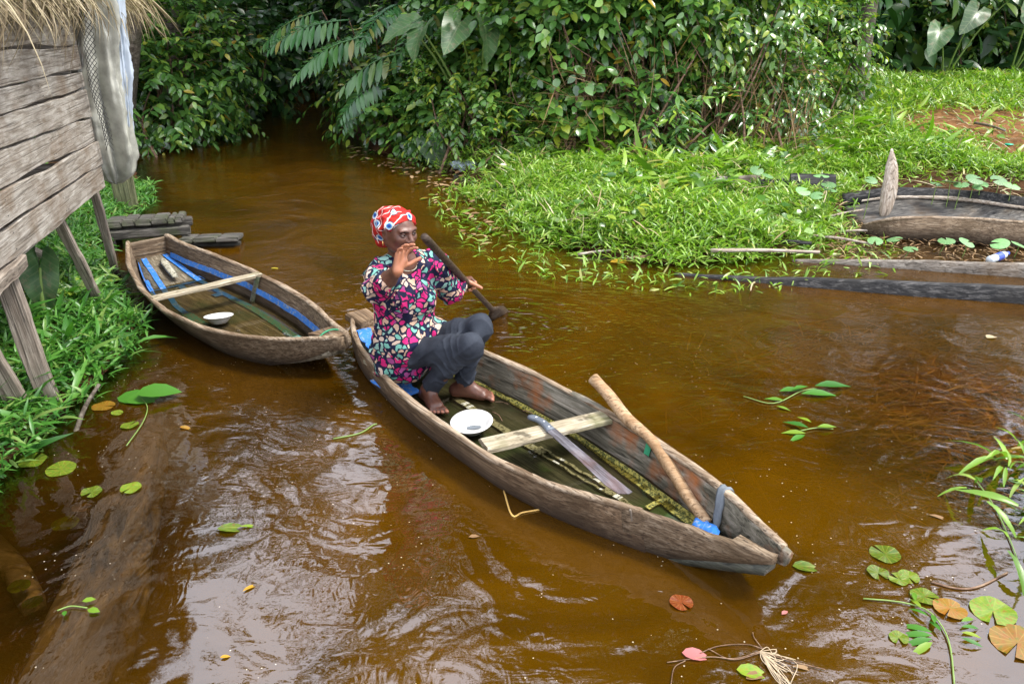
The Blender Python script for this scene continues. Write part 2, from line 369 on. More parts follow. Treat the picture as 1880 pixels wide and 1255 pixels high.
def ground_z(X, Y):
    dl, dr, dc = sdist(LAND_L, X, Y), sdist(LAND_R, X, Y), sdist(LAND_C, X, Y)
    d = np.maximum(np.maximum(dl, dr), dc)
    lim = np.where(dr > 0, .55, .35)
    up = lim * (1 - np.exp(-np.maximum(d, 0) * .30)) + .05 * np.clip(d * 6, 0, 1) + .018 * sn(X, Y, 3, 1)
    bx = np.exp(-(((X - 2.5) / 1.25) ** 2 + ((Y - 4.0) / 1.1) ** 2))         # shallow straw bed on the right
    bl = np.exp(-(((X + 1.6) / .75) ** 2 + ((Y - 2.5) / 1.5) ** 2))         # shallow clear corner on the left
    bw = np.exp(-(((X - 4.2) / 1.7) ** 2 + ((Y - 7.2) / 1.1) ** 2))         # puddle among the old canoes
    deep = .62 - .54 * bx - .52 * bl - .56 * bw
    dn = -np.maximum(.05, deep) * (1 - np.exp(np.minimum(d, 0) * 2.2)) - .02 + .012 * sn(X, Y, 4, 2)
    return np.where(d > 0, up, np.minimum(dn, -.012))
def gridax(segs):
    out = []
    for a, b, st in segs: out.append(np.arange(a, b, st))
    out.append([segs[-1][1]]); return np.concatenate(out)
def grid(xs, ys):
    X, Y = np.meshgrid(xs, ys, indexing='ij'); nx, ny = X.shape
    idx = np.arange(nx * ny).reshape(nx, ny)
    F = np.stack([idx[:-1, :-1], idx[1:, :-1], idx[1:, 1:], idx[:-1, 1:]], -1).reshape(-1, 4)
    return X, Y, F
X, Y, F = grid(gridax([(-60, -10, 5), (-10, -5, .4), (-5, 6, .06), (6, 14, .3), (14, 60, 5)]), gridax([(-6, 1, .5), (1, 9, .06), (9, 24, .25), (24, 80, 6)]))
Z = ground_z(X, Y)
def soil():
    t = NT('soil'); p = t.coord('Object'); n = t.noise(p, 3.2, 6, .65); n2 = t.noise(p, 26, 4, .7)
    c = t.ramp(n, [(.3, (.022, .010, .004)), (.55, (.062, .025, .008)), (.75, (.12, .055, .02))])
    c = t.mix(t.math('MULTIPLY', n2, .6), c, (.05, .026, .012))
    sx = t.n('SeparateXYZ'); tg = t.n('NewGeometry'); t.l(tg.outputs['Position'], sx.inputs[0]); mr = t.n('MapRange'); t.l(sx.outputs[2], mr.inputs[0]); mr.inputs[1].default_value = .12; mr.inputs[2].default_value = .32
    dry = t.ramp(n, [(.3, (.12, .055, .02)), (.55, (.26, .12, .045)), (.75, (.36, .20, .09))]); c = t.mix(mr.outputs[0], c, t.mix(t.math('MULTIPLY', n2, .6), dry, (.10, .05, .022)))
    return t.done(t.bsdf(c, .85, .15, t.bump(n2, .7, .02)))
g = obj('ground', mesh_np('ground', np.stack([X, Y, Z], -1).reshape(-1, 3), F), soil()); tag(g, 'brown muddy ground of the banks and creek bed', None, None, 'structure')

X, Y, F = grid(gridax([(-40, -10, 3), (-10, -5, .25), (-5, 6, .05), (6, 10, .25), (10, 40, 3)]), gridax([(-6, 1, .5), (1, 9, .05), (9, 26, .2), (26, 60, 4)]))
dep = np.maximum(-ground_z(X, Y), 0)
murk = 1 - np.exp(-np.maximum(dep - .09, 0) * 5.0)
PAD = arr(-.06, 4.98)
def water_mat():
    t = NT('creek_water'); geo = t.n('NewGeometry'); pos = geo.outputs['Position']
    def mp(scale, loc=(0, 0, 0), rot=0):
        m = t.n('Mapping'); m.inputs['Scale'].default_value = scale; m.inputs['Location'].default_value = loc; m.inputs['Rotation'].default_value = (0, 0, rot)
        t.l(pos, m.inputs[0]); return m.outputs[0]
    swirl = t.noise(mp((1, 1, 0)), 1.7, 2, .45, 1.6)                   # slow bending swells
    mid = t.noise(mp((1.0, 1.9, 0), rot=.35), 5.0, 2, .5, 1.0)
    fine = t.noise(mp((1.0, 2.6, 0), rot=.15), 15, 3, .55, .5)
    tiny = t.noise(mp((1, 1, 0)), 40, 2, .5)
    # rings spreading from the paddle
    vm = t.n('VectorMath', operation='DISTANCE'); t.l(pos, vm.inputs[0]); vm.inputs[1].default_value = (PAD[0], PAD[1], 0)
    dd = t.math('ADD', vm.outputs['Value'], t.math('MULTIPLY', t.math('SUBTRACT', mid, .5), .22))
    ring = t.math('MULTIPLY', t.math('SINE', t.math('MULTIPLY', dd, 44)), t.math('POWER', 2.718, t.math('MULTIPLY', vm.outputs['Value'], -1.15)))
    # wind reaches the open far water more than the near corner
    sx = t.n('SeparateXYZ'); t.l(pos, sx.inputs[0])
    mr = t.n('MapRange'); t.l(sx.outputs[1], mr.inputs[0]); mr.inputs[1].default_value = 3.2; mr.inputs[2].default_value = 6.5; mr.inputs[3].default_value = .12; mr.inputs[4].default_value = 1.0
    h = t.math('ADD', t.math('MULTIPLY', swirl, .018), t.math('MULTIPLY', mid, .0024))
    h = t.math('ADD', h, t.math('MULTIPLY', t.math('MULTIPLY', fine, mr.outputs[0]), .0030))
    h = t.math('ADD', h, t.math('MULTIPLY', tiny, .00018))
    h = t.math('ADD', h, t.math('MULTIPLY', ring, .0045))
    wv = t.n('TexWave'); wv.wave_type = 'BANDS'; wv.bands_direction = 'X'; wv.inputs['Scale'].default_value = 5.5; wv.inputs['Distortion'].default_value = 9.0; wv.inputs['Detail'].default_value = 1.0; wv.inputs['Detail Scale'].default_value = .32; t.l(mp((1, .6, 0), rot=.25), wv.inputs['Vector'])
    mrn = t.n('MapRange'); t.l(sx.outputs[1], mrn.inputs[0]); mrn.inputs[1].default_value = 2.4; mrn.inputs[2].default_value = 4.6; mrn.inputs[3].default_value = 1.0; mrn.inputs[4].default_value = .1
    pat = t.math('MULTIPLY', mrn.outputs[0], t.ramp(t.noise(mp((1, 1, 0), (3, 1, 0)), 1.3, 2), [(.36, (0, 0, 0)), (.62, (1, 1, 1))]))
    h = t.math('ADD', h, t.math('MULTIPLY', t.math('MULTIPLY', t.noise(mp((1.5, .8, 0), rot=.3), 9.0, 0, .5, 3.0), pat), .0009))
    nb = t.bump(h, 1.0, 1.0)
    silt = t.noise(mp((1, 1, 0)), 1.1, 4, .6, .8)
    body = t.ramp(silt, [(.3, (.036, .0150, .0002)), (.7, (.080, .0335, .0004))])
    speck = t.n('TexVoronoi'); speck.inputs['Scale'].default_value = 26; t.l(mp((1, 1, 0)), speck.inputs['Vector'])
    sp = t.math('MULTIPLY', t.math('LESS_THAN', speck.outputs['Distance'], .075), t.math('GREATER_THAN', t.noise(mp((1, 1, 0)), 2.0, 3), .52))
    body = t.mix(t.math('MULTIPLY', sp, .7), body, (.55, .48, .36))
    di = t.n('BsdfDiffuse'); t.l(body, di.inputs[0])
    tr = t.n('BsdfTransparent'); tr.inputs[0].default_value = (.97, .76, .42, 1)
    gl = t.n('BsdfGlossy'); gl.inputs['Roughness'].default_value = .0; t.l(nb, gl.inputs['Normal'])
    fr = t.n('Fresnel'); fr.inputs[0].default_value = 2.3; t.l(nb, fr.inputs['Normal'])
    m1 = t.n('MixShader'); t.l(t.math('MAXIMUM', t.attr('murk'), sp), m1.inputs[0]); t.l(tr.outputs[0], m1.inputs[1]); t.l(di.outputs[0], m1.inputs[2])
    m2 = t.n('MixShader'); t.l(fr.outputs[0], m2.inputs[0]); t.l(m1.outputs[0], m2.inputs[1]); t.l(gl.outputs[0], m2.inputs[2])
    return t.done(m2.outputs[0])
wm = mesh_np('water', np.stack([X, Y, np.zeros_like(X)], -1).reshape(-1, 3), F, attrs={'murk': murk.ravel()})
tag(obj('water', wm, water_mat()), 'tea brown creek water with slow ripples', None, None, 'structure')
# ------------------------------------------------------------------ hut on stilts
WA = arr(-2.47, 3.76); WD = nrm(arr(-.44, 1.87)); WN = arr(WD[1], -WD[0])
def wall_pt(al, out, z): p = WA + WD * al + WN * out; return arr(p[0], p[1], z)
hut = empty('stilt_hut', wall_pt(.2, -1, 0), 0, 'grey plank hut on stilts with palm thatch at the left edge', 'hut')
hut_inv = Matrix.Translation(-Vector(hut.location))
def under(o, parent):
    """parent o keeping its world matrix"""
    mw = o.matrix_world.copy(); o.parent = parent; o.matrix_parent_inverse = Matrix.Identity(4)
    pm = Matrix.Translation(parent.location) @ parent.rotation_euler.to_matrix().to_4x4()
    o.matrix_basis = pm.inverted() @ mw; return o
def board_between(n, x0, x1, b0, b1, t0, t1, T, seed, amp=.006):
    xs = np.linspace(x0, x1, n); f = (xs - x0) / (x1 - x0)
    b = b0 + (b1 - b0) * f + wob(n, amp, seed); t = t0 + (t1 - t0) * f + wob(n, amp, seed + 50); e = .004
    def rl(y, z): return np.stack([xs, y, np.full(n, z) + wob(n, .003, seed + 9)], 1)
    return rails([rl(b + e, 0), rl(b, e), rl(b, T - e), rl(b + e, T), rl((b + t) / 2, T + .001), rl(t - e, T), rl(t, T - e), rl(t, e), rl(t - e, 0)])
zB = [.795, .954, 1.114, 1.276, 1.462, 1.583, 1.74, 1.93, 2.1]
zA = [.83, 1.0, 1.165, 1.35, 1.50, 1.62, 1.80, 1.96, 2.12]
WP = []
for i in range(8):
    def zz(k, al): return zA[k] + (zB[k] - zA[k]) * (al - .25) / 1.67
    x1 = 1.92 + .03 * math.sin(i * 2.3); x0 = -1.9
    g0 = .006 + .009 * ((i * 7) % 3) / 2
    V, F_ = board_between(34, x0, x1, zz(i, x0) + g0 * .5, zz(i, x1) + g0, zz(i + 1, x0) - .004, zz(i + 1, x1) - .003, .024, 100 + i * 3, .012)
    o = obj('wall_plank', mesh_np('wall_plank', V, F_, False), M['board'])
    place(o, wall_pt(0, .006 * (i % 2), 0), (*WD, 0), (*WN, 0)); under(o, hut); WP.append(o)
NAIL = mesh_np('nail', *[np.array([(math.cos(a) * .004, math.sin(a) * .004, 0) for a in np.linspace(0, 5.5, 8)] + [(0, 0, .0025)]), [[i, (i + 1) % 8, 8] for i in range(8)]]); NAIL.materials.append(M['net'])
for i in range(8):
    for al_ in (1.85, 1.0, .95, .05, -.9):
        for f_ in (.28, .74):
            o = obj('nail', NAIL); zz_ = (zA[i] + (zB[i] - zA[i]) * (al_ - .25) / 1.67) * (1 - f_) + (zA[i + 1] + (zB[i + 1] - zA[i + 1]) * (al_ - .25) / 1.67) * f_
            o.parent = WP[i]; o.location = (al_ + rng.normal(0, .01), zz_, .0255)
for i in range(7):                                    # far end wall, and unseen back wall added to block light
    V, F_ = plank(1.9, .165, .022, 300 + i, 14, .008)
    o = obj('wall_plank', mesh_np('wall_plank', V, F_, False), M['board'])
    place(o, wall_pt(1.9, -.99, .9 + i * .175), (*(-WN), 0), (*WD, 0)); under(o, hut)
    V, F_ = plank(3.8, .165, .022, 330 + i, 14, .008)
    o = obj('wall_plank', mesh_np('wall_plank', V, F_, False), M['board'])
    place(o, wall_pt(0, -1.95, .9 + i * .175), (*WD, 0), (*WN, 0)); under(o, hut)
for i in range(12):
    V, F_ = plank(3.8, .15, .03, 350 + i, 6)
    o = obj('floor_plank', mesh_np('floor_plank', V, F_, False), M['board']); place(o, wall_pt(0, -.1 - i * .158, .80), (*WD, 0), (0, 0, 1)); under(o, hut)
def post_between(name, a, b, w, t, seed, mat):
    a, b = np.asarray(a, float), np.asarray(b, float); L = np.linalg.norm(b - a)
    V, F_ = plank(L, w, t, seed, 14, .006, .006)
    o = obj(name, mesh_np(name, V, F_, False), mat); place(o, (a + b) / 2, b - a, (.25, -1, .1)); return o
stilts = [(at(97, 742, .02), wall_pt(.0, -.05, .86), .10, .055), (at(50, 752, .02), wall_pt(-.18, -.22, .86), .10, .05),
          (at(192, 556, .06), wall_pt(.98, -.05, .84), .06, .05), (at(212, 492, .06), wall_pt(1.86, -.05, 1.0), .055, .05),
          (at(108, 530, .06), wall_pt(.75, -.65, .84), .10, .06), (at(136, 474, .08), wall_pt(1.3, -.85, .84), .09, .05),
          (wall_pt(-1.5, -.05, .02), wall_pt(-1.5, -.05, .84), .1, .06), (wall_pt(1.8, -1.85, .15), wall_pt(1.8, -1.85, .84), .1, .06),
          (wall_pt(-1.5, -1.85, .2), wall_pt(-1.5, -1.85, .84), .1, .06), (wall_pt(0, -1.85, .2), wall_pt(0, -1.85, .84), .1, .06)]
for i, (f, t_, w_, th) in enumerate(stilts):
    f = f - arr(0, 0, .12); under(post_between('stilt', f, t_, w_, th, 400 + i, M['stilt']), hut)
under(post_between('beam', wall_pt(-.35, .02, .80), wall_pt(.12, .015, .80), .05, .07, 430, M['stilt']), hut)
under(post_between('mossy_post', at(232, 392, .0), at(232, 392, .0) + arr(.02, -.1, 1.6), .16, .05, 431, M['post_green']), hut)
under(post_between('mossy_post', at(247, 388, .0), at(247, 388, .0) + arr(.03, -.05, 1.25), .09, .05, 433, M['post_green']), hut)
# thatch: a bed of strips on the slope and single strips hanging at the eave
STRIP = leaf_tpl([.012, .022, .024, .02, .012, 0], .5, .35)
n = 5200
al = rng.uniform(-2.1, 3.4, n); u = rng.uniform(0, 1.25, n) ** 1.0
pos = np.stack([WA[0] + WD[0] * al + WN[0] * (.10 - u), WA[1] + WD[1] * al + WN[1] * (.10 - u), 2.13 + .62 * u + rng.uniform(-.02, .06, n)], 1)
d = np.stack([WN[0] + rng.normal(0, .22, n) * 1, WN[1] + rng.normal(0, .35, n), -.62 + rng.normal(0, .12, n)], 1)
V, F_, r_ = spray(STRIP, pos, d, arr(WN[0] * .5, WN[1] * .5, 1), rng.uniform(.22, .42, n), rng.random(n))
th = obj('thatch', mesh_np('thatch', V, F_, attrs={'rnd': r_}), M['thatch'], hut); th.matrix_basis = hut_inv; tag(th, kind='stuff')
th_m = [mesh_np('thatch_strip', *leaf_tpl([.016, .03, .034, .03, .02, 0], .5, dr)) for dr in (.15, .5, .9)]
for m_ in th_m: m_.materials.append(M['thatch'])
for i in range(330):
    a_ = rng.uniform(-1.6, 2.3) if i % 3 else rng.uniform(2.0, 3.5); p = wall_pt(a_, .16 + rng.uniform(-.10, .12), 2.08 + rng.uniform(-.02, .06))
    o = obj('thatch_strip', th_m[i % 3]); s_ = rng.uniform(.16, .34) * (1.0 if i % 3 else 1.25) * (1.25 if rng.random() < .15 else 1)
    dv = arr(WN[0] * rng.uniform(.1, .8) + rng.normal(0, .15), WN[1] * .3 + rng.normal(0, .3), -rng.uniform(.4, 1.0))
    place(o, p, dv, (WN[0], WN[1], .6)); o.scale = (s_, s_ * .75, s_); bpy.context.view_layer.update() if False else None
    mw = Matrix.Translation(p) @ Matrix(frame(dv, (WN[0], WN[1], .6)).tolist()).to_4x4() @ Matrix.Diagonal((s_, s_ * .75, s_, 1))
    o.parent = hut; o.matrix_basis = hut_inv @ mw
roofV, roofF = rails([np.stack([wall_pt(-2.1, .14, 2.09), wall_pt(3.3, .14, 2.09)]), np.stack([wall_pt(-2.1, -1.0, 2.79), wall_pt(3.3, -1.0, 2.79)]),
                      np.stack([wall_pt(-2.1, -2.2, 2.05), wall_pt(3.3, -2.2, 2.05)]), np.stack([wall_pt(-2.1, -1.0, 2.74), wall_pt(3.3, -1.0, 2.74)])])
rf = obj('roof', mesh_np('roof', roofV, roofF, False), M['thatch'], hut); rf.matrix_basis = hut_inv
# ------------------------------------------------------------------ sack, tarp and net hung at the hut corner
def folded(top, bot, wfun, dfun, nz=48, na=96, seed=1, lobes=(5, 9)):
    r = np.random.default_rng(seed); V = []
    for i in range(nz):
        t = i / (nz - 1); c_ = np.asarray(top) * (1 - t) + np.asarray(bot) * t; c_ = c_ + arr(.012 * math.sin(t * 5 + seed), .01 * math.sin(t * 7), 0)
        for k in range(na):
            a = 2 * math.pi * k / na
            f = 1 + .42 * (2 / math.pi) * math.asin(math.sin(lobes[0] * a + 2.6 * t + seed + .8 * math.sin(5 * t))) + .22 * (2 / math.pi) * math.asin(math.sin(lobes[1] * a - 4 * t + 2 * seed)) + .05 * math.sin(19 * a + 9 * t) + .06 * math.sin(14 * t + 3 * a)
            V.append(c_ + arr(math.cos(a) * wfun(t) * f, math.sin(a) * dfun(t) * f, .012 * math.sin(3 * a + seed) * (t > .9)))
    V = np.array(V); cr = np.zeros(len(V)); rr_ = np.random.default_rng(seed + 40)
    for q in range(9):
        w3 = rr_.normal(0, 1, 3) * arr(1, 1, .7) * (16 + 7 * q); cr += (1 - np.abs(np.sin(V @ w3 + rr_.random() * 6 + 1.5 * np.sin(V @ (w3[[2, 0, 1]] * .4))))) ** 2 / (1 + .35 * q)
    ax_c = V.reshape(nz, na, 3).mean(1).repeat(na, 0); V = V + nrm(V - ax_c) * ((cr - cr.mean()) * .009)[:, None]
    F_ = [[i * na + k, i * na + (k + 1) % na, (i + 1) * na + (k + 1) % na, (i + 1) * na + k] for i in range(nz - 1) for k in range(na)]
    F_.append([(nz - 1) * na + k for k in range(na)])
    return np.array(V), F_
V, F_ = folded((-2.81, 5.70, 2.1), (-2.90, 5.80, .80), lambda t: np.interp(t, [0, .25, .6, .85, .96, 1], [.13, .15, .165, .155, .11, .04]), lambda t: np.interp(t, [0, .5, .9, 1], [.05, .09, .09, .03]), seed=2)
sack = obj('hanging_sack', mesh_np('hanging_sack', V, F_), M['sack']); tag(sack, 'dirty grey plastic sheet gathered like a sack at the hut corner', 'sack')
V, F_ = folded((-2.655, 5.80, 2.12), (-2.765, 5.86, 1.0), lambda t: np.interp(t, [0, .5, 1], [.045, .04, .018]), lambda t: .06 - .04 * t, seed=5, lobes=(3, 7))
tarp = obj('hanging_tarp', mesh_np('hanging_tarp', V, F_), M['tarp']); tag(tarp, 'narrow pale blue tarp strip hanging behind the grey sack', 'tarp')
# net: knotted cords over the sack front
parts = []
def net_pt(u, v):      # u across, v down
    c_ = arr(-2.765, 5.54, 2.0) * (1 - v) + arr(-2.80, 5.615, 1.06) * v
    return c_ + arr((u - .5) * (.085 - .03 * v), -.018 * math.sin(u * 3.1), 0) + arr(.012 * math.sin(v * 9), 0, 0)
for k in range(-3, 24):
    for sgn in (1, -1):
        pts = [net_pt(u if sgn > 0 else 1 - u, (k + u * 3) / 26) for u in np.linspace(0, 1, 5) if 0 <= (k + u * 3) / 26 <= 1]
        if len(pts) > 1: parts.append(tube(pts, .0022, 4))
V, F_ = join_np(parts); net = obj('fishing_net', mesh_np('fishing_net', V, F_, False), M['net']); tag(net, 'strip of dark knotted fishing net over the hanging sack', 'net')
# ------------------------------------------------------------------ landing stage and sunken step
ld = nrm(arr(.955, .295)); dk = empty('landing_stage', (-3.29, 7.06, 0), math.atan2(ld[1], ld[0]), 'short black plank landing stage behind the moored canoe', 'landing stage')
wd = [.15, .115, .13, .13, .06, .07]; x = -.345
for i, w_ in enumerate(wd):
    V, F_ = plank(.42, w_ - .008, .055, 500 + i, 10, .006, .012); V = V[:, [1, 0, 2]] * arr(1, -1, 1)
    o = obj('plank', mesh_np('plank', V, F_, False), M['dock'], dk); o.location = (x + w_ / 2, 0, .20 + .006 * (i % 2)); o.rotation_euler = (-.10, .01 * (i % 3), 0); x += w_
for i, y_ in enumerate((-.17, .16)):
    V, F_ = plank(.72, .07, .08, 520 + i, 10, .006, .012); o = obj('beam', mesh_np('beam', V, F_, False), M['dock'], dk); o.location = (.0, y_, .128)
for i, (x_, y_) in enumerate(((.30, -.16), (-.3, -.16), (.3, .16), (-.3, .16))):
    V, F_ = plank(.42, .05, .05, 530 + i, 6); V = V[:, [2, 1, 0]] * arr(-1, 1, 1)
    o = obj('post', mesh_np('post', V, F_, False), M['dock'], dk); o.location = (x_, y_, -.05)
st = empty('sunken_step', (-2.70, 6.98, 0), R(6), 'mossy low step of wide boards at the water beside the moored canoe', 'step')
x = -.27
for i, w_ in enumerate((.13, .20, .19)):
    V, F_ = plank(.34, w_ - .012, .04, 540 + i, 8, .006, .008); V = V[:, [1, 0, 2]] * arr(1, -1, 1)
    o = obj('plank', mesh_np('plank', V, F_, False), M['dock'], st); o.location = (x + w_ / 2, 0, .055); o.rotation_euler = (-.13, 0, .05); x += w_
V, F_ = plank(.5, .06, .06, 545, 6); o = obj('beam', mesh_np('beam', V, F_, False), M['dock'], st); o.location = (0, -.05, .0)
# ------------------------------------------------------------------ canoes
def pwl(s, tab):
    xs, ys = zip(*tab); y = np.interp(s, xs, ys)
    return y
def smooth1(y, k=3):
    for _ in range(k): y = np.concatenate([[y[0]], (y[:-2] + 2 * y[1:-1] + y[2:]) / 4, [y[-1]]])
    return y
def side_strip(s, n_rim, n_bot, z_rim, z_bot, th, seed, sgn, rough=.004):
    """solid hull side between bottom edge and rim; sgn = which side (+ far, - near)"""
    N = len(s); r1 = wob(N, rough * 1.6, seed, 6); r2 = wob(N, rough, seed + 1, 6)
    nr = sgn * n_rim; nb = sgn * n_bot
    def P_(f, off, dz=0): return np.stack([s, nr * f + nb * (1 - f) + sgn * off, z_rim * f + z_bot * (1 - f) + dz], 1)
    rs = [P_(0, 0), P_(.35, .012), P_(.7, .012), P_(.94, .003 + r2 * .3, r1), P_(1, -.004, r1 + .002), P_(1, -th + .005 + r2, r1), P_(.93, -th, r1), P_(.5, -th + .008), P_(0, -th)]
    if sgn > 0: rs = rs[::-1]
    return rails(rs)
def strip_on(path, wdir, w, t, up, rag=.002):
    """flat ribbon along a path: width direction wdir, thickness along up"""
    path = np.asarray(path, float); wd_ = np.broadcast_to(np.asarray(wdir, float), path.shape); up = np.broadcast_to(np.asarray(up, float), path.shape)
    N = len(path); j = wob(N, rag + .05 * w, int(abs(path[0, 0]) * 1000) % 997, 7)[:, None]; t = t * (1 + wob(N, .5, int(abs(path[0, 1]) * 1000) % 991, 6))[:, None]
    a = path - wd_ * (w / 2 + j); b = path + wd_ * (w / 2 - j)
    return rails([a, b, b + up * t, a + up * t])
def canoe_inner(o, far, s0, s1, f, off, n=30):
    """points on the inside of a hull side at height fraction f"""
    s = np.linspace(s0, s1, n); sg = 1 if far else -1
    rim = pwl(s, o['far'] if far else o['near']); bot = rim * o['flare']
    nn_ = rim * f + bot * (1 - f); z = o['zr'](s) * f + o['zb'] * (1 - f)
    return np.stack([s, sg * (nn_ - .022 - off), z], 1)
# ---- canoe with the woman
L1 = 3.0
B1 = dict(near=[(0, .065), (.2, .165), (.43, .244), (.95, .338), (1.37, .366), (1.81, .372), (2.11, .325), (2.34, .245), (2.55, .160), (2.78, .088), (3.0, .030)],
          far=[(0, .065), (.3, .16), (.85, .305), (1.25, .352), (1.7, .357), (2.14, .313), (2.5, .24), (2.7, .175), (3.03, .03)],
          flare=.74, zb=.0, zr=lambda s: .18 + .04 * np.abs(2 * np.asarray(s) / L1 - 1) ** 2)
c1 = empty('paddled_canoe', (-.949, 4.627, 0), R(-50.84), 'weathered plank canoe carrying the woman in the middle of the creek', 'canoe')
s = np.linspace(0, 2.52, 60)
nr = smooth1(pwl(s, B1['near'])); V, F_ = side_strip(s, nr, nr * .76, B1['zr'](s), -.07, .026, 601, -1, .006)
obj('side_plank', mesh_np('side_plank', V, F_), M['hull_light'], c1)
s = np.linspace(2.44, 3.0, 22); nr = smooth1(pwl(s, B1['near']) + .007)
V, F_ = side_strip(s, nr, np.maximum(nr * .70, .02), B1['zr'](s) - .004, -.06 + .235 * np.clip((s - 2.46) / .54, 0, 1) ** 1.15, .030, 611, -1, .004)
tag(obj('bow_plank', mesh_np('bow_plank', V, F_), M['hull_grey'], c1), 'newer greyer board closing the bow')
s = np.linspace(0, 3.03, 70); nr = smooth1(pwl(s, B1['far']))
V, F_ = side_strip(s, nr, nr * .76, B1['zr'](s), -.07 + .245 * np.clip((s - 2.46) / .57, 0, 1) ** 1.15, .024, 621, 1, .006)
fs = obj('side_plank', mesh_np('side_plank', V, F_), M['inner_rust'], c1); tag(fs, 'far side plank stained rust orange inside')
s = np.linspace(.0, 2.97, 50); nn = smooth1(pwl(s, B1['near'])) * .80; nf = smooth1(pwl(s, B1['far'])) * .80
zf = .006 + .16 * np.clip((s - 2.52) / .48, 0, 1) ** 1.2 + .05 * np.clip((.35 - s) / .35, 0, 1) ** 2
def fl(y, dz): return np.stack([s, y, zf + dz], 1)
V, F_ = rails([fl(-nn * .9, -.045), fl(nf * .9, -.045), fl(nf, 0), fl(0 * s, -.002), fl(-nn, 0)])
obj('bottom_plank', mesh_np('bottom_plank', V, F_), M['floor_dark'], c1)
# stern block, bow block
V, F_ = plank(.20, .15, .06, 630, 6, .004, .012); o = obj('stern_block', mesh_np('stern_block', V, F_, False), M['hull_light'], c1); o.location = (.055, .0, .205); o.rotation_euler = (0, .08, 0)
V, F_ = rails([np.stack([arr(x_, -w_, z0), arr(x_, w_, z0)]) for x_, w_, z0 in ((2.80, .05, .115), (2.96, .020, .165), (2.97, .016, .185), (2.80, .06, .15))])
obj('bow_block', mesh_np('bow_block', V, F_, False), M['hull_grey'], c1)
# seats and thwart
def cross(s_, n0, n1, z, w, t, seed, mat, par, rz=0, name='thwart', tilt=0):
    V, F_ = plank(n1 - n0, w, t, seed, 12, .004, .005); V = V[:, [1, 0, 2]] * arr(-1, 1, 1)
    F_ = [f for f in F_]
    o = obj(name, mesh_np(name, V, F_, False), mat, par); o.location = (s_, (n0 + n1) / 2, z); o.rotation_euler = (tilt, 0, rz); return o
M['thwart'] = wood('thwart_wood', (.16, .13, .08), (.34, .29, .2), (.5, .45, .35), (26, 2.2, 26), (.10, .11, .03), .6)
cross(.545, -.265, .225, .15, .09, .03, 640, M['thwart'], c1, 0, 'seat')
cross(.70, -.28, .265, .148, .14, .028, 641, M['thwart'], c1, .02, 'seat')
cross(1.765, -.330, .325, .165, .105, .028, 642, M['thwart'], c1, -.24, 'thwart')
# stern deck boards and blue tape
for i, (y_, w_, mt) in enumerate(((-.085, .07, 'tape_blue'), (.0, .075, 'hull_light'), (.095, .085, 'tape_blue'))):
    p0 = arr(.14, y_ * .85, .185); p1 = arr(.50, y_ * 1.75, .168); nm_ = 'tarp_strip' if mt == 'tape_blue' else 'deck_board'
    V, F_ = strip_on(np.linspace(p0, p1, 14) + np.stack([0 * np.linspace(0, 1, 14), wob(14, .006, 650 + i), wob(14, .010, 660 + i)], 1), (0, 1, 0), w_ * 1.25, .008, (0, 0, 1))
    o = obj(nm_, mesh_np(nm_, V, F_, False), M[mt], c1)
V, F_ = strip_on(np.linspace(arr(.6, -.20, .075), arr(.82, -.17, .03), 8), (0, 1, 0), .16, .004, (0, 0, 1)); obj('tarp_strip', mesh_np('tarp_strip', V, F_), M['tape_blue'], c1)
# caulk strips on the bottom seams
def seam(y0, y1, s0, s1, w, mat, name='caulk_strip', z=.012, n=40):
    p = np.linspace(arr(s0, y0, z), arr(s1, y1, z), n); p[:, 1] += wob(n, .004, int(s0 * 91 + y0 * 500) % 900 + 3, 5)
    V, F_ = strip_on(p, (0, 1, 0), w, .007, (0, 0, 1)); obj(name, mesh_np(name, V, F_, False), mat, c1)
seam(.03, .012, .98, 1.72, .042, M['caulk']); seam(.24, .245, .75, 1.75, .03, M['caulk_moss']); seam(.245, .11, 1.75, 2.62, .034, M['caulk_moss'])
seam(.045, .05, 1.66, 2.15, .016, M['caulk']); seam(.005, .012, 1.66, 2.12, .012, M['caulk']); seam(.03, .01, 2.12, 2.45, .03, M['caulk'])
V, F_ = strip_on(np.linspace(arr(2.34, .06, .016), arr(2.34, .18, .016), 8), (1, 0, 0), .026, .006, (0, 0, 1)); obj('caulk_strip', mesh_np('caulk_strip', V, F_, False), M['caulk_moss'], c1)
# seam where side meets bottom, in moss
p = canoe_inner(B1, True, .75, 2.75, .08, .004, 50); p[:, 2] += .01
V, F_ = strip_on(p, (0, .5, .85), .022, .006, (0, -.85, .5)); obj('caulk_strip', mesh_np('caulk_strip', V, F_, False), M['caulk_moss'], c1)
# bilge water, blue float, rag, green patch, wire stitch
s = np.linspace(.62, 2.42, 40); a_ = -smooth1(pwl(s, B1['near'])) * .79; b_ = smooth1(pwl(s, B1['far'])) * .79
bw = mesh_np('bilge_water', np.vstack([np.stack([s, a_, 0 * s + .021], 1), np.stack([s, b_, 0 * s + .021], 1)]), [[i, i + 1, 41 + i, 40 + i] for i in range(39)])
obj('bilge_water', bw, M['bilge_clear'], c1)
for q, (f0, f1) in enumerate(((2.14, .30),)):
    V, F_ = strip_on(canoe_inner(B1, True, 2.13, 2.165, .82, .002, 4), (0, .25, .97), .075, .004, (0, -.97, .25)); obj('patch', mesh_np('patch', V, F_, False), M['rope_green'], c1)
pts = [arr(2.475, -.188 - .014, .196), arr(2.475, -.200, .195), arr(2.478, -.178, .10), arr(2.48, -.155, .0)]
V, F_ = tube(curve(pts, 14), .005, 6); obj('wire_stitch', mesh_np('wire_stitch', V, F_), M['rope'], c1)
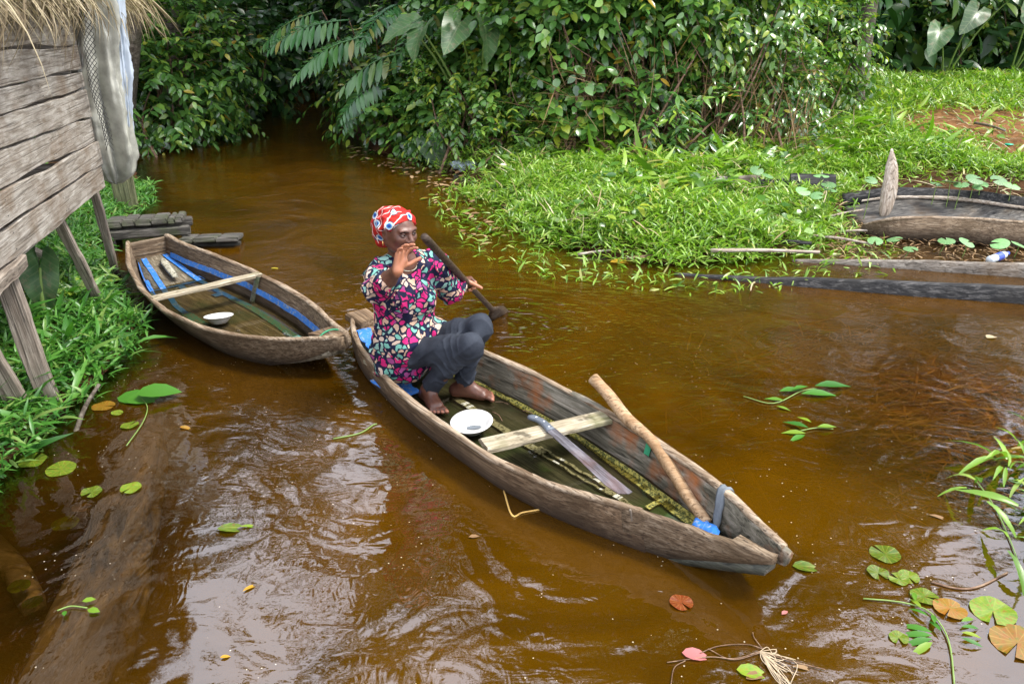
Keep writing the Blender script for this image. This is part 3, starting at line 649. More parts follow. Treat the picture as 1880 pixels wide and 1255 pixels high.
# ---- moored canoe
L2 = 2.85
B2 = dict(near=[(0, .16), (.25, .26), (.52, .352), (1.0, .455), (1.53, .495), (2.0, .468), (2.3, .395), (2.6, .265), (2.78, .13), (2.87, .03)],
          far=[(0, .16), (.34, .206), (.7, .275), (1.18, .322), (1.6, .315), (1.96, .275), (2.3, .20), (2.56, .115), (2.87, .03)],
          flare=.66, zb=.0, zr=lambda s: .19 + .08 * np.abs(2 * np.asarray(s) / L2 - 1) ** 2)
def gunwale_strip(o, far, s0, s1, par, mat, seed, k=3, extra=0):
    s_ = np.linspace(s0, s1, 90); n_ = smooth1(pwl(s_, o['far' if far else 'near']), k) + extra; sg = 1 if far else -1; j1, j2, j3 = wob(90, .006, seed, 8), wob(90, .006, seed + 1, 8), wob(90, .005, seed + 2, 8); z_ = o['zr'](s_)
    def q(off, dz): return np.stack([s_, sg * (n_ + off), z_ + dz], 1)
    rs = [q(.004 + j1, -.016), q(.006 + j1, -.002 + j3 * .6), q(.000 + j1, .008 + j3), q(-.020 + j2, .008 + j3 * .8), q(-.030 + j2, -.003 + j3 * .6), q(-.029 + j2, -.014)]
    V, F_ = rails(rs[::-1] if far else rs); obj('gunwale', mesh_np('gunwale', V, F_), M[mat], par)
gunwale_strip(B1, False, .04, 2.50, c1, 'rim', 661); gunwale_strip(B1, True, .04, 3.0, c1, 'rim', 671)
c2 = empty('moored_canoe', (-2.938, 6.223, 0), R(-45.98), 'empty plank canoe with blue taped seams moored by the left bank', 'canoe')
s = np.linspace(0, 2.87, 70)
rise = .26 * np.clip((s - 2.05) / .80, 0, 1) ** 1.5
for far in (False, True):
    nr = smooth1(pwl(s, B2['far' if far else 'near']), 6); V, F_ = side_strip(s, nr, nr * .64, B2['zr'](s), -.07 + rise, .024, 701 + far, 1 if far else -1, .003)
    obj('side_plank', mesh_np('side_plank', V, F_), M['hull_grey'], c2)
s = np.linspace(.0, 2.80, 50); nn = smooth1(pwl(s, B2['near']), 6) * .69; nf = smooth1(pwl(s, B2['far']), 6) * .69
zf = .004 + .18 * np.clip((s - 2.1) / .7, 0, 1) ** 1.5 + .12 * np.clip((.75 - s) / .75, 0, 1) ** 1.5
V, F_ = rails([fl(-nn * .9, -.045), fl(nf * .9, -.045), fl(nf, 0), fl((nf - nn) / 2, -.003), fl(-nn, 0)])
obj('bottom_plank', mesh_np('bottom_plank', V, F_), M['floor_brown'], c2)
gunwale_strip(B2, False, .02, 2.84, c2, 'rim', 761, 6); gunwale_strip(B2, True, .02, 2.84, c2, 'rim', 771, 6)
V, F_ = board_between(10, -.15, .15, .04, .04, .255, .255, .022, 710, .003); o = obj('transom', mesh_np('transom', V, F_, False), M['hull_grey'], c2)
o.rotation_euler = (R(90), 0, R(90)); o.location = (.0, 0, 0)
V, F_ = rails([np.stack([arr(x_, -w_ - .02, z0), arr(x_, w_, z0)]) for x_, w_, z0 in ((2.66, .08, .19), (2.83, .035, .235), (2.84, .03, .268), (2.64, .085, .25))])
obj('bow_block', mesh_np('bow_block', V, F_, False), M['hull_light'], c2)
cross(1.27, -.475, .315, .19, .075, .026, 720, M['thwart'], c2, -.02)
V, F_ = strip_on(canoe_inner(B2, True, 1.30, 1.33, .5, .002, 3), (0, .36, .93), .20, .02, (0, -.93, .36)); obj('rib', mesh_np('rib', V, F_, False), M['floor_dark'], c2)
def tape(pts, w, mat, wdir=(0, 1, 0), up=(0, 0, 1), n=24):
    p = curve(pts, n); V, F_ = strip_on(p, wdir, w, .0009, up); obj('tape_strip', mesh_np('tape_strip', V, F_, False), M[mat], c2)
p = canoe_inner(B2, True, .12, 2.66, .50, .006, 60); V, F_ = strip_on(p, (0, .36, .93), .040, .002, (0, -.93, .36)); obj('tape_strip', mesh_np('tape_strip', V, F_, False), M['tape_blue'], c2)
p = canoe_inner(B2, False, .08, .85, .35, .006, 20); V, F_ = strip_on(p, (0, -.36, .93), .035, .004, (0, .93, .36)); obj('tape_strip', mesh_np('tape_strip', V, F_, False), M['tape_blue'], c2)
def ztap(s_): return .012 + .12 * max(0, (.75 - s_) / .75) ** 1.5 + .18 * max(0, (s_ - 2.1) / .7) ** 1.5
def fp(s_, y_): return arr(s_, y_, ztap(s_))
tape([fp(.05, .10), fp(.3, .12), fp(.6, .13), fp(.9, .14), fp(1.15, .14)], .042, 'tape_blue')
tape([fp(1.12, .14), fp(1.5, .14), fp(2.0, .10), fp(2.4, .04)], .055, 'tape_teal')
tape([fp(.05, -.07), fp(.35, -.11), fp(.7, -.17), fp(1.0, -.22), fp(1.2, -.24)], .042, 'tape_blue')
tape([fp(1.2, -.24), fp(1.45, -.245), fp(1.75, -.23)], .07, 'tape_teal')
tape([fp(.60, -.23), fp(.60, -.05), fp(.60, .20)], .03, 'tape_blue', (1, 0, 0))
tape([fp(.40, -.2), fp(.62, -.24), fp(.72, -.26)], .03, 'tape_blue'); tape([fp(.62, -.03), fp(.74, -.03)], .045, 'tape_blue', n=6)
tape([fp(.95, .09), fp(1.02, .09)], .06, 'tape_blue', n=5); tape([fp(.52, .18), fp(.6, .2), fp(.66, .22)], .05, 'tape_blue', n=6)
s = np.linspace(.55, 2.25, 40); a_ = -smooth1(pwl(s, B2['near']), 6) * .70; b_ = smooth1(pwl(s, B2['far']), 6) * .70
bw = mesh_np('bilge_water', np.vstack([np.stack([s, a_, 0 * s + .024], 1), np.stack([s, b_, 0 * s + .024], 1)]), [[i, i + 1, 41 + i, 40 + i] for i in range(39)])
obj('bilge_water', bw, M['bilge'], c2)
def boat_pt(c, l):
    mw = Matrix.Translation(c.location) @ c.rotation_euler.to_matrix().to_4x4(); return np.array(mw @ Vector(l))
# ---- things in and between the canoes
def lathe(prof, n=36):
    V = []; 
    for r_, z in prof:
        for k in range(n): a = 2 * math.pi * k / n; V.append((r_ * math.cos(a), r_ * math.sin(a), z))
    F_ = [[i * n + k, i * n + (k + 1) % n, (i + 1) * n + (k + 1) % n, (i + 1) * n + k] for i in range(len(prof) - 1) for k in range(n)]
    return np.array(V, float), F_
bowl_prof = [(.001, .0), (.045, .0), (.052, .004), (.078, .03), (.096, .052), (.106, .056), (.108, .059), (.105, .061), (.094, .056), (.074, .033), (.048, .009), (.001, .007)]
V, F_ = lathe(bowl_prof); bm_ = mesh_np('bowl', V, F_)
o = obj('bowl', bm_, M['white']); o.location = boat_pt(c1, (1.335, -.12, .022)); o.rotation_euler = (.10, -.06, 0); tag(o, 'white bailing bowl on the floor of the paddled canoe', 'bowl')
o2 = obj('bowl', bm_); o2.location = boat_pt(c2, (1.58, -.17, .026)); o2.rotation_euler = (-.12, .1, 1); o2.scale = (.9, .9, .9); tag(o2, 'white bowl floating in bilge water of the moored canoe', 'bowl')
for ob, rz_ in ((o, 0), (o2, 1)):
    Vd, Fd = lathe([(.001, .011), (.022, .012), (.03, .009)], 9); dr = obj('dregs', mesh_np('dregs', Vd * arr(1.3, .6, 1), Fd), M['rag'], ob); dr.location = (.008, .012, .004)
# machete
mc = empty('machete', boat_pt(c1, (1.66, .02, .190)), 0, 'machete with grey handle and rusty blade lying across the thwart', 'machete')
tip = boat_pt(c1, (2.41, -.135, .205)); d_ = tip - np.array(mc.location); mc.rotation_euler = (0, -math.asin(d_[2] / np.linalg.norm(d_)), math.atan2(d_[1], d_[0]))
prof = arr((.14, -.022), (.16, -.027), (.45, -.034), (.66, -.045), (.735, -.035), (.755, .0), (.752, .022), (.60, .020), (.16, .021), (.14, .02))
N = len(prof); V = np.vstack([np.c_[prof, np.full(N, -.0016)], np.c_[prof, np.full(N, .0016)]]); F_ = [list(range(N))[::-1], list(range(N, 2 * N))] + [[i, (i + 1) % N, N + (i + 1) % N, N + i] for i in range(N)]
obj('blade', mesh_np('blade', V, F_, False), M['steel'], mc)
hx = np.linspace(-.015, .15, 12); hy = .006 * np.sin(hx * 30) - .10 * (hx - .15) ** 2 * 8 + .0; hw = np.interp(hx, [-.015, .0, .03, .09, .13, .15], [.015, .022, .017, .018, .02, .021])
V, F_ = rails([np.stack([hx, hy - hw, 0 * hx - .006], 1), np.stack([hx, hy - hw, 0 * hx + .006], 1), np.stack([hx, hy - hw * .6, 0 * hx + .011], 1), np.stack([hx, hy + hw * .6, 0 * hx + .011], 1),
               np.stack([hx, hy + hw, 0 * hx + .006], 1), np.stack([hx, hy + hw, 0 * hx - .006], 1), np.stack([hx, hy + hw * .6, 0 * hx - .011], 1), np.stack([hx, hy - hw * .6, 0 * hx - .011], 1)])
hd = obj('handle', mesh_np('handle', V, F_), M['handle'], mc)
V, F_ = lathe([(.001, .002), (.004, .0015), (.005, 0)], 10); rv = mesh_np('rivet', V, F_); rv.materials.append(M['rivet'])
for q in (.02, .075, .13): o = obj('rivet', rv, None, hd); o.location = (q, np.interp(q, hx, hy), .0112)
# pole lying in the bow
p = curve([boat_pt(c1, l) for l in ((1.70, .355, .305), (1.82, .345, .262), (1.98, .30, .222), (2.14, .285, .19), (2.30, .235, .145), (2.46, .18, .085), (2.60, .135, .052))], 36)
rad = np.linspace(.030, .024, 36) + wob(36, .0025, 5, 6); rad[22:25] += .003
V, F_ = tube(p, rad, 12); tag(obj('wooden_pole', mesh_np('wooden_pole', V, F_), M['stick']), 'crooked peeled pole leaning over the bow rim of the canoe', 'pole')
# blue float and rag in the bow
V, F_ = strip_on(curve([boat_pt(c1, l) for l in ((2.55, .11, .040), (2.60, .095, .058), (2.66, .07, .075), (2.71, .05, .088))], 12), nrm(arr(.4, .8, 0)), .075, .012, (0, 0, 1))
tag(obj('blue_cloth', mesh_np('blue_cloth', V, F_), M['tape_blue']), 'crumpled blue plastic scrap at the foot of the pole', 'plastic scrap')
ragpts = [boat_pt(c1, l) for l in ((2.62, .21, .15), (2.62, .212, .196), (2.62, .192, .207), (2.62, .178, .198), (2.63, .158, .15), (2.64, .138, .09), (2.65, .125, .06))]
rp = curve(ragpts, 22); rdir = nrm(boat_pt(c1, (1, 0, 0)) - boat_pt(c1, (0, 0, 0))); rw = np.interp(np.linspace(0, 1, 22), [0, .25, .4, .6, 1], [.022, .030, .022, .024, .010]) + wob(22, .005, 8); rt = nrm(np.cross(np.gradient(rp, axis=0), rdir))
V, F_ = rails([rp + rdir * (rw * q)[:, None] + rt * (.004 + .007 * zz_) for q, zz_ in ((-1, 0), (-.5, -1.2), (0, 0), (.5, -1), (1, 0), (.5, 1.2), (0, .3), (-.5, 1))])
tag(obj('rag', mesh_np('rag', V, F_), M['rag']), 'grey rag knotted over the bow rim of the paddled canoe', 'rag')
# towing rope between the canoes
p0 = boat_pt(c2, (2.80, -.01, .25)); p1 = boat_pt(c1, (.06, -.07, .20))
V, F_ = tube(curve([p0 + arr(-.09, .06, .02), p0, (p0 + p1) / 2 - arr(0, 0, .015), p1, p1 + arr(.04, .02, -.02)], 18), .0045, 6)
tow = obj('mooring_rope', mesh_np('mooring_rope', V, F_), M['rope']); tag(tow, 'short rope tying the moored canoe to the stern ahead', 'rope')
a = np.linspace(0, 6.28, 20); q = boat_pt(c2, (2.74, -.02, .20)); ax_ = nrm(boat_pt(c2, (1, 0, 0)) - boat_pt(c2, (0, 0, 0))); ay_ = nrm(boat_pt(c2, (0, 1, 0)) - boat_pt(c2, (0, 0, 0)))
V, F_ = tube(q + ay_ * (.095 * np.cos(a))[:, None] + arr(0, 0, 1) * (.075 * np.sin(a))[:, None], .005, 6, False); gc = obj('cord', mesh_np('cord', V, F_), M['rope_green'], c2); gc.matrix_basis = (Matrix.Translation(c2.location) @ c2.rotation_euler.to_matrix().to_4x4()).inverted(); tag(gc, 'green cord looped round the bow')
# pale scoop in the stern of the moored canoe
sx_ = np.linspace(0, .36, 12); sw = np.interp(sx_, [0, .04, .2, .36], [.015, .033, .034, .025])
ends = boat_pt(c2, (.17, .03, .115)); e2 = boat_pt(c2, (.60, -.03, .045))
V, F_ = rails([np.stack([sx_, -sw, 0 * sx_], 1), np.stack([sx_, -sw * .6, 0 * sx_ + .012], 1), np.stack([sx_, sw * .6, 0 * sx_ + .012], 1), np.stack([sx_, sw, 0 * sx_], 1)])
o = obj('bailing_scoop', mesh_np('bailing_scoop', V, F_), M['caulk']); place(o, ends + arr(0, 0, .004), e2 - ends); tag(o, 'pale narrow scoop lying in the stern of the moored canoe', 'scoop')
# twigs and bits in the paddled canoe
tw = mesh_np('twig', *tube(curve([(0, 0, 0), (.06, .012, .003), (.13, 0, .002)], 8), .0028, 5)); tw.materials.append(M['vine'])
for i, (s_, n_, a_, sz) in enumerate(((1.24, .08, -.2, .9), (1.42, .17, .9, .8), (1.16, .16, .5, .6), (1.55, .10, 1.2, 1.0), (1.33, .21, .3, .5), (2.02, .05, .8, .6))):
    o = obj('twig', tw); o.location = boat_pt(c1, (s_, n_, .024)); o.rotation_euler = (0, 0, a_ - .9); o.scale = (sz, sz, 1)
    tag(o, 'small brown twig on the wet floor of the paddled canoe', 'twig', 'twigs on the canoe floor')
# ------------------------------------------------------------------ the woman (local axes: x towards the bow, y to her left, z up)
PA = arr(-.94, 4.55); PD = nrm(arr(.634, -.773)); PN = arr(-PD[1], PD[0])
def ploc(w_): q = np.asarray(w_)[:2] - PA; return arr(q @ PD, q @ PN, w_[2])
class Field:
    """distance field on a grid, blended shapes, meshed by surface nets"""
    def __init__(s, lo, hi, h):
        s.lo = np.array(lo, float); s.h = h; s.n = np.ceil((np.array(hi) - s.lo) / h).astype(int) + 1
        s.a = np.full(s.n, .2, np.float32)
    def sub(s, c, r):
        i0 = np.maximum(((np.asarray(c) - r - s.lo) / s.h).astype(int), 0); i1 = np.minimum(((np.asarray(c) + r - s.lo) / s.h).astype(int) + 2, s.n)
        sl = tuple(slice(a, b) for a, b in zip(i0, i1))
        ax = [(s.lo[k] + s.h * np.arange(i0[k], i1[k])).astype(np.float32) for k in range(3)]
        return sl, np.meshgrid(*ax, indexing='ij')
    def put(s, sl, d, k):
        b = s.a[sl]
        if k <= 0: s.a[sl] = np.minimum(b, d); return
        hh = np.clip(.5 + .5 * (b - d) / k, 0, 1); s.a[sl] = b * (1 - hh) + d * hh - k * hh * (1 - hh)
    def cap(s, a, b, ra, rb=None, k=.02, cut=None, sq=None):
        a, b = np.asarray(a, float), np.asarray(b, float); rb = ra if rb is None else rb
        c = (a + b) / 2; r = np.abs(b - a) / 2 + max(ra, rb) * (max(sq) if sq is not None else 1) + k + .02
        sl, (X, Y, Z) = s.sub(c, r)
        if X.size == 0: return
        ba = b - a; L = ba @ ba + 1e-12
        px, py, pz = X - a[0], Y - a[1], Z - a[2]
        t = np.clip((px * ba[0] + py * ba[1] + pz * ba[2]) / L, 0, 1)
        dx, dy, dz = px - t * ba[0], py - t * ba[1], pz - t * ba[2]
        if sq is not None: dx, dy, dz = dx / sq[0], dy / sq[1], dz / sq[2]
        d = np.sqrt(dx * dx + dy * dy + dz * dz) - (ra + (rb - ra) * t)
        if cut is not None:
            p, n_ = np.asarray(cut[0]), nrm(cut[1]); d = np.maximum(d, (X - p[0]) * n_[0] + (Y - p[1]) * n_[1] + (Z - p[2]) * n_[2])
        s.put(sl, d.astype(np.float32), k)
    def ell(s, c, r, Rm=None, k=.02, neg=False):
        c = np.asarray(c, float); r = np.asarray(r, float); sl, (X, Y, Z) = s.sub(c, r.max() + k + .02)
        p = np.stack([X - c[0], Y - c[1], Z - c[2]], -1)
        if Rm is not None: p = p @ np.asarray(Rm, np.float32)
        q = np.sqrt(((p / r) ** 2).sum(-1)); g = np.sqrt(((p / r ** 2) ** 2).sum(-1)) + 1e-6
        d = (q * (q - 1) / g).astype(np.float32); d = np.where(q < .2, -r.min() * .8, d)
        if neg:
            b = s.a[sl]; hh = np.clip(.5 - .5 * (b + d) / k, 0, 1); s.a[sl] = b * (1 - hh) - d * hh + k * hh * (1 - hh)
        else: s.put(sl, d, k)
    def warp(s, fn):
        i = np.abs(s.a) < .05; ix = np.nonzero(i)
        P_ = [s.lo[k] + s.h * ix[k] for k in range(3)]; s.a[i] += fn(*P_).astype(np.float32)
    def halfspace(s, p, n_):
        n_ = nrm(n_); g = [s.lo[k] + s.h * np.arange(s.n[k]) for k in range(3)]
        d = ((g[0] - p[0]) * n_[0])[:, None, None] + ((g[1] - p[1]) * n_[1])[None, :, None] + ((g[2] - p[2]) * n_[2])[None, None, :]
        s.a = np.maximum(s.a, d.astype(np.float32))
    def mesh(s):
        a = s.a; ins = a < 0; nx, ny, nz = a.shape
        cnt = np.zeros((nx - 1, ny - 1, nz - 1), np.uint8)
        for i in (0, 1):
            for j in (0, 1):
                for k in (0, 1): cnt += ins[i:nx - 1 + i, j:ny - 1 + j, k:nz - 1 + k]
        act = (cnt > 0) & (cnt < 8); idx = np.full(act.shape, -1, np.int64); ii = np.nonzero(act); n = len(ii[0]); idx[ii] = np.arange(n)
        I, J, K = ii; P_ = np.zeros((n, 3)); W_ = np.zeros(n)
        for ax in range(3):
            o1, o2 = [q for q in range(3) if q != ax]
            for u in (0, 1):
                for v in (0, 1):
                    o = [0, 0, 0]; o[o1] = u; o[o2] = v; e = list(o); e[ax] = 1
                    va = a[I + o[0], J + o[1], K + o[2]]; vb = a[I + e[0], J + e[1], K + e[2]]; m = (va < 0) != (vb < 0)
                    t = np.where(m, va / (va - vb + 1e-20), 0)
                    q = np.tile(np.array(o, float), (n, 1)); q[:, ax] = t; P_[m] += q[m]; W_[m] += 1
        V = s.lo + s.h * (np.stack(ii, 1) + P_ / W_[:, None]); Fs = []
        for ax in range(3):
            o1, o2 = (ax + 1) % 3, (ax + 2) % 3
            sl0 = [slice(None)] * 3; sl1 = [slice(None)] * 3; sl0[ax] = slice(0, -1); sl1[ax] = slice(1, None)
            m = ins[tuple(sl0)] != ins[tuple(sl1)]; q = np.stack(np.nonzero(m), 1)
            q = q[(q[:, o1] > 0) & (q[:, o2] > 0) & (q[:, o1] < a.shape[o1] - 1) & (q[:, o2] < a.shape[o2] - 1)]
            def cell(d1, d2): r_ = q.copy(); r_[:, o1] -= d1; r_[:, o2] -= d2; return idx[r_[:, 0], r_[:, 1], r_[:, 2]]
            f = np.stack([cell(1, 1), cell(0, 1), cell(0, 0), cell(1, 0)], 1)
            flip = ~ins[tuple(sl0)][q[:, 0], q[:, 1], q[:, 2]]; f[flip] = f[flip][:, ::-1]; Fs.append(f)
        F_ = np.vstack(Fs); F_ = F_[(F_ >= 0).all(1)]
        # one light smoothing pass
        for _ in range(1):
            acc = np.zeros_like(V); w_ = np.zeros(len(V))
            for k in range(4):
                np.add.at(acc, F_[:, k], V[F_[:, (k + 1) % 4]]); np.add.at(w_, F_[:, k], 1)
            V = .55 * V + .45 * acc / np.maximum(w_, 1)[:, None]
        return V, F_
# joints
pel = arr(.67, -.10, .25); chest = arr(.715, -.10, .58); neck0 = arr(.73, -.115, .79); headc = arr(.793, -.160, .968)
shR, shL = arr(.745, -.245, .745), arr(.75, .06, .745)
elR = arr(.955, -.385, .755); wrR = ploc(at(729, 496, .895))
hipR, hipL = arr(.69, -.185, .265), arr(.69, -.01, .265)
knR, knL = arr(1.155, .0, .425), arr(1.075, .12, .475)
anR, anL = arr(.865, -.075, .095), arr(.925, .115, .095)
padT = ploc(at(779, 435, 1.02)); padN = ploc(at(908, 573, .08))
pd_ = nrm(padN - padT)
# point on the shaft seen at the gripping hand
def proj(l):
    w_ = PA + PD * l[0] + PN * l[1]; z = l[2] - CAM_H; dep_ = w_[1] * _c - z * _s; return arr(940 + CAM_F * w_[0] / dep_, 627.5 - CAM_F * (w_[1] * _s + z * _c) / dep_)
ts = np.linspace(0, 1, 200); hit = min(ts, key=lambda t: np.linalg.norm(proj(padT + (padN - padT) * t) - arr(864, 522)))
grip = padT + (padN - padT) * hit
shL = shL + nrm(grip - shL) * .025
hvec = nrm(grip - shL); wrL = grip - nrm(arr(hvec[0], hvec[1], hvec[2] * .2)) * .075 + arr(.0, -.01, .012)
mid_ = (shL + wrL) / 2; elL = mid_ + nrm(arr(.25, -.1, -1)) * .085
B = Field((.35, -.62, -.01), (1.42, .62, 1.12), .0042)
# torso, neck
B.cap(pel + arr(0, 0, .02), chest, .10, .11, .03, sq=(.85, 1.15, 1)); B.cap(chest, (chest + neck0) / 2 + arr(0, 0, .03), .115, .10, .04, sq=(.8, 1.25, 1))
B.cap(shR, neck0, .055, .05, .05); B.cap(shL, neck0, .055, .05, .05)
B.cap(neck0 - arr(0, 0, .03), headc + arr(-.03, .005, -.08), .054, .05, .03)
# arms
B.cap(shR, elR, .052, .042, .03); B.cap(elR, elR * .45 + wrR * .55, .042, .037, .02); B.cap(elR * .45 + wrR * .55, wrR, .037, .027, .02)
B.cap(shL, elL, .052, .042, .03); B.cap(elL, elL * .45 + wrL * .55, .042, .037, .02); B.cap(elL * .45 + wrL * .55, wrL, .037, .026, .02)
# legs (mostly inside the trousers)
for hp, kn, an in ((hipR, knR, anR), (hipL, knL, anL)):
    B.cap(hp, kn, .06, .045, .03); B.cap(kn, an, .044, .034, .02)
def foot(an, ang, mir):
    f = arr(math.cos(ang), math.sin(ang), 0); l = arr(-f[1], f[0], 0) * mir      # l: towards the big toe
    heel = an - f * .045; heel[2] = .052
    B.cap(an, heel, .036, .031, .03); B.cap(an + f * .02, an + f * .10 + arr(0, 0, -.045), .034, .026, .03)
    ball = an + f * .115; ball[2] = .046
    B.cap(heel, ball + l * .016, .028, .024, .03); B.cap(heel, ball - l * .022, .026, .02, .03)
    for i, (off, ln, r_) in enumerate(((.029, .062, .0125), (.010, .058, .0095), (-.006, .05, .009), (-.020, .041, .0085), (-.034, .032, .008))):
        b0 = ball + l * off * .85; b1 = ball + l * off * 1.25 + f * ln; b0[2] = .044; b1[2] = .037
        m_ = b0 * .4 + b1 * .6 + arr(0, 0, .006)
        B.cap(b0, m_, r_ * 1.1, r_, .007); B.cap(m_, b1, r_, r_ * 1.02, .003); nails.append((b1 + f * r_ * .35 + arr(0, 0, r_ * .8), r_))
nails = []; tips = []
foot(anR, R(-14), 1); foot(anL, R(34), -1)
def hand(wr, dr, pn, side, curl, thumb, spread=.10, sc_=1.0, tcurl=.5):
    """dr wrist->knuckles, pn palm normal, side towards the thumb; curl per finger (3 joint bends)"""
    dr = nrm(dr); pn = nrm(pn - dr * (pn @ dr)); sd_ = nrm(side - dr * (side @ dr) - pn * (side @ pn)); s_ = sc_
    offs = (.029, .0095, -.010, -.028); lens = (.072, .080, .074, .058); pl = (.088, .092, .088, .080)
    for off, L_, q in zip(offs, lens, pl):
        B.cap(wr + sd_ * off * .45 * s_, wr + (dr * q + sd_ * off) * s_, .0165 * s_, .0115 * s_, .014)
    B.cap(wr + (dr * .03 + sd_ * .012 + pn * .006) * s_, wr + (dr * .055 + sd_ * .024 + pn * .010) * s_, .016 * s_, .014 * s_, .012)
    for i, (off, L_, q) in enumerate(zip(offs, lens, pl)):
        p = wr + (dr * q + sd_ * off) * s_; fd = nrm(dr + sd_ * spread * (off / .029)); ang = 0; r_ = (.0092, .0095, .009, .0078)[i] * s_
        for j, (fr_, bd) in enumerate(zip((.46, .30, .24), curl[i])):
            ang += bd; v = fd * math.cos(ang) + pn * math.sin(ang); p2 = p + v * L_ * fr_ * s_
            B.cap(p, p2, r_, r_ * .93, .0035); p = p2; r_ *= .93
        tips.append((p, v, pn))
    p = wr + (dr * .028 + sd_ * .026 + pn * .006) * s_; v = nrm(dr * thumb[0] + sd_ * thumb[1] + pn * thumb[2])
    p2 = p + v * .040 * s_; B.cap(p, p2, .0145 * s_, .0115 * s_, .010)
    v2 = nrm(v + dr * tcurl + pn * .2); p3 = p2 + v2 * .032 * s_; B.cap(p2, p3, .0112 * s_, .0098 * s_, .003); B.cap(p3, p3 + v2 * .022 * s_, .0098 * s_, .0088 * s_, .003); tips.append((p3 + v2 * .02, v2, pn))
def up_at(px, py, z): return ploc(at(px, py, z))
camL = ploc(arr(0, 0, 2.0)) - headc; camL = nrm(camL)                 # towards the viewer, used only to orient the pose
rgt = nrm(np.cross(arr(0, 0, 1), camL)); upv = np.cross(camL, rgt)
hdir = nrm(upv * .86 + rgt * .28 + camL * .12); hpn = nrm(camL * .62 + rgt * .62 - upv * .1)
hand(wrR, hdir, hpn, rgt, [(.50, .45, .30), (.35, .55, .35), (.30, .55, .4), (.35, .5, .4)], (.45, .85, .35), .34, .92)
# left hand round the shaft
hdr = nrm(grip - wrL); fn_ = nrm(np.cross(pd_, hdr)); 
if fn_[2] > 0: fn_ = -fn_
palmn = fn_
hand(wrL - palmn * .026 - hdr * .012, hdr, palmn, -pd_, [(1.05, 1.2, .9)] * 4, (.55, .35, .95), .0, 1.12, .2)
# head: face direction
fd_ = nrm(arr(1, .08, -.04)); hl = nrm(np.cross(arr(0, 0, 1), fd_)); hu = np.cross(fd_, hl); HR = np.stack([fd_, hl, hu], 1)
def hp_(f, l, u): return headc + fd_ * f + hl * l + hu * u
B.ell(hp_(-.012, 0, .016), (.098, .076, .086), HR, .02); B.ell(hp_(.022, 0, -.025), (.068, .062, .082), HR, .025)
B.ell(hp_(.055, 0, -.085), (.028, .030, .022), HR, .03)                       # chin
B.cap(hp_(-.01, .052, -.05), hp_(.045, .028, -.082), .022, .018, .03); B.cap(hp_(-.01, -.052, -.05), hp_(.045, -.028, -.082), .022, .018, .03)   # jaw
B.ell(hp_(.060, .038, -.022), (.022, .022, .018), HR, .025); B.ell(hp_(.060, -.038, -.022), (.022, .022, .018), HR, .025)      # cheeks
B.cap(hp_(.078, -.042, .022), hp_(.088, -.012, .018), .010, .010, .015); B.cap(hp_(.078, .042, .022), hp_(.088, .012, .018), .010, .010, .015)  # brow
B.ell(hp_(.093, .032, .002), (.014, .017, .0115), HR, .012, True); B.ell(hp_(.093, -.032, .002), (.014, .017, .0115), HR, .012, True)           # sockets
B.cap(hp_(.088, 0, .008), hp_(.108, 0, -.028), .0085, .0125, .010); B.ell(hp_(.098, .014, -.032), (.011, .010, .009), HR, .006); B.ell(hp_(.098, -.014, -.032), (.011, .010, .009), HR, .006)   # nose
B.cap(hp_(.084, -.016, -.058), hp_(.084, .016, -.058), .0085, .0085, .008); B.ell(hp_(.092, 0, -.055), (.009, .016, .006), HR, .005); B.ell(hp_(.089, 0, -.066), (.010, .015, .007), HR, .005)   # lips
B.ell(hp_(.100, 0, -.0605), (.006, .022, .0016), HR, .003, True)
for sg in (1, -1): B.ell(hp_(-.012, sg * .076, -.008), (.017, .009, .030), HR, .008); B.ell(hp_(-.006, sg * .085, -.006), (.008, .006, .015), HR, .004, True)
V, F_ = B.mesh()
# natural skin colouring: 0 skin, 1 palm and sole, 2 lips, 3 brow
tint = np.zeros((len(V), 3), np.float32)
loc = (V - headc) @ HR
lips = (loc[:, 0] > .07) & (np.abs(loc[:, 1]) < .024) & (np.abs(loc[:, 2] + .0605) < .012); tint[lips, 1] = 1
brow = (loc[:, 0] > .06) & (np.abs(np.abs(loc[:, 1]) - .030) < .019) & (np.abs(loc[:, 2] - .019 + .12 * np.abs(np.abs(loc[:, 1]) - .03)) < .0045); tint[brow, 2] = 1
hair = (loc[:, 0] < .035) & (loc[:, 2] > -.045) & (loc[:, 2] < .07) & (np.abs(loc[:, 1]) < .085) & ~((np.abs(loc[:, 1]) > .078) & (loc[:, 0] > -.04)) & (loc[:, 0] < -.02 + .6 * np.maximum(loc[:, 2] - .02, 0)); tint[hair, 2] = np.maximum(tint[hair, 2], .9)
for wr_, pn_ in ((wrR, hpn), (wrL, palmn)):
    dd_ = V - wr_; near = np.linalg.norm(dd_ - (hdir if wr_ is wrR else hdr) * .08, axis=1) < .13
    nn_ = dd_ @ pn_; tint[near, 0] = np.clip((nn_[near] + .004) / .016, 0, 1)
ft = V[:, 2] < .034; tint[ft, 0] = np.maximum(tint[ft, 0], .7)
for p, r_ in nails:
    q = np.linalg.norm(V - p, axis=1) < r_ * .85; tint[q, 0] = 1; tint[q, 1] = .5
for p, v_, pn_ in tips:
    q = np.linalg.norm(V - (p + v_ * .004 - pn_ * .007), axis=1) < .0075; tint[q, 0] = 1
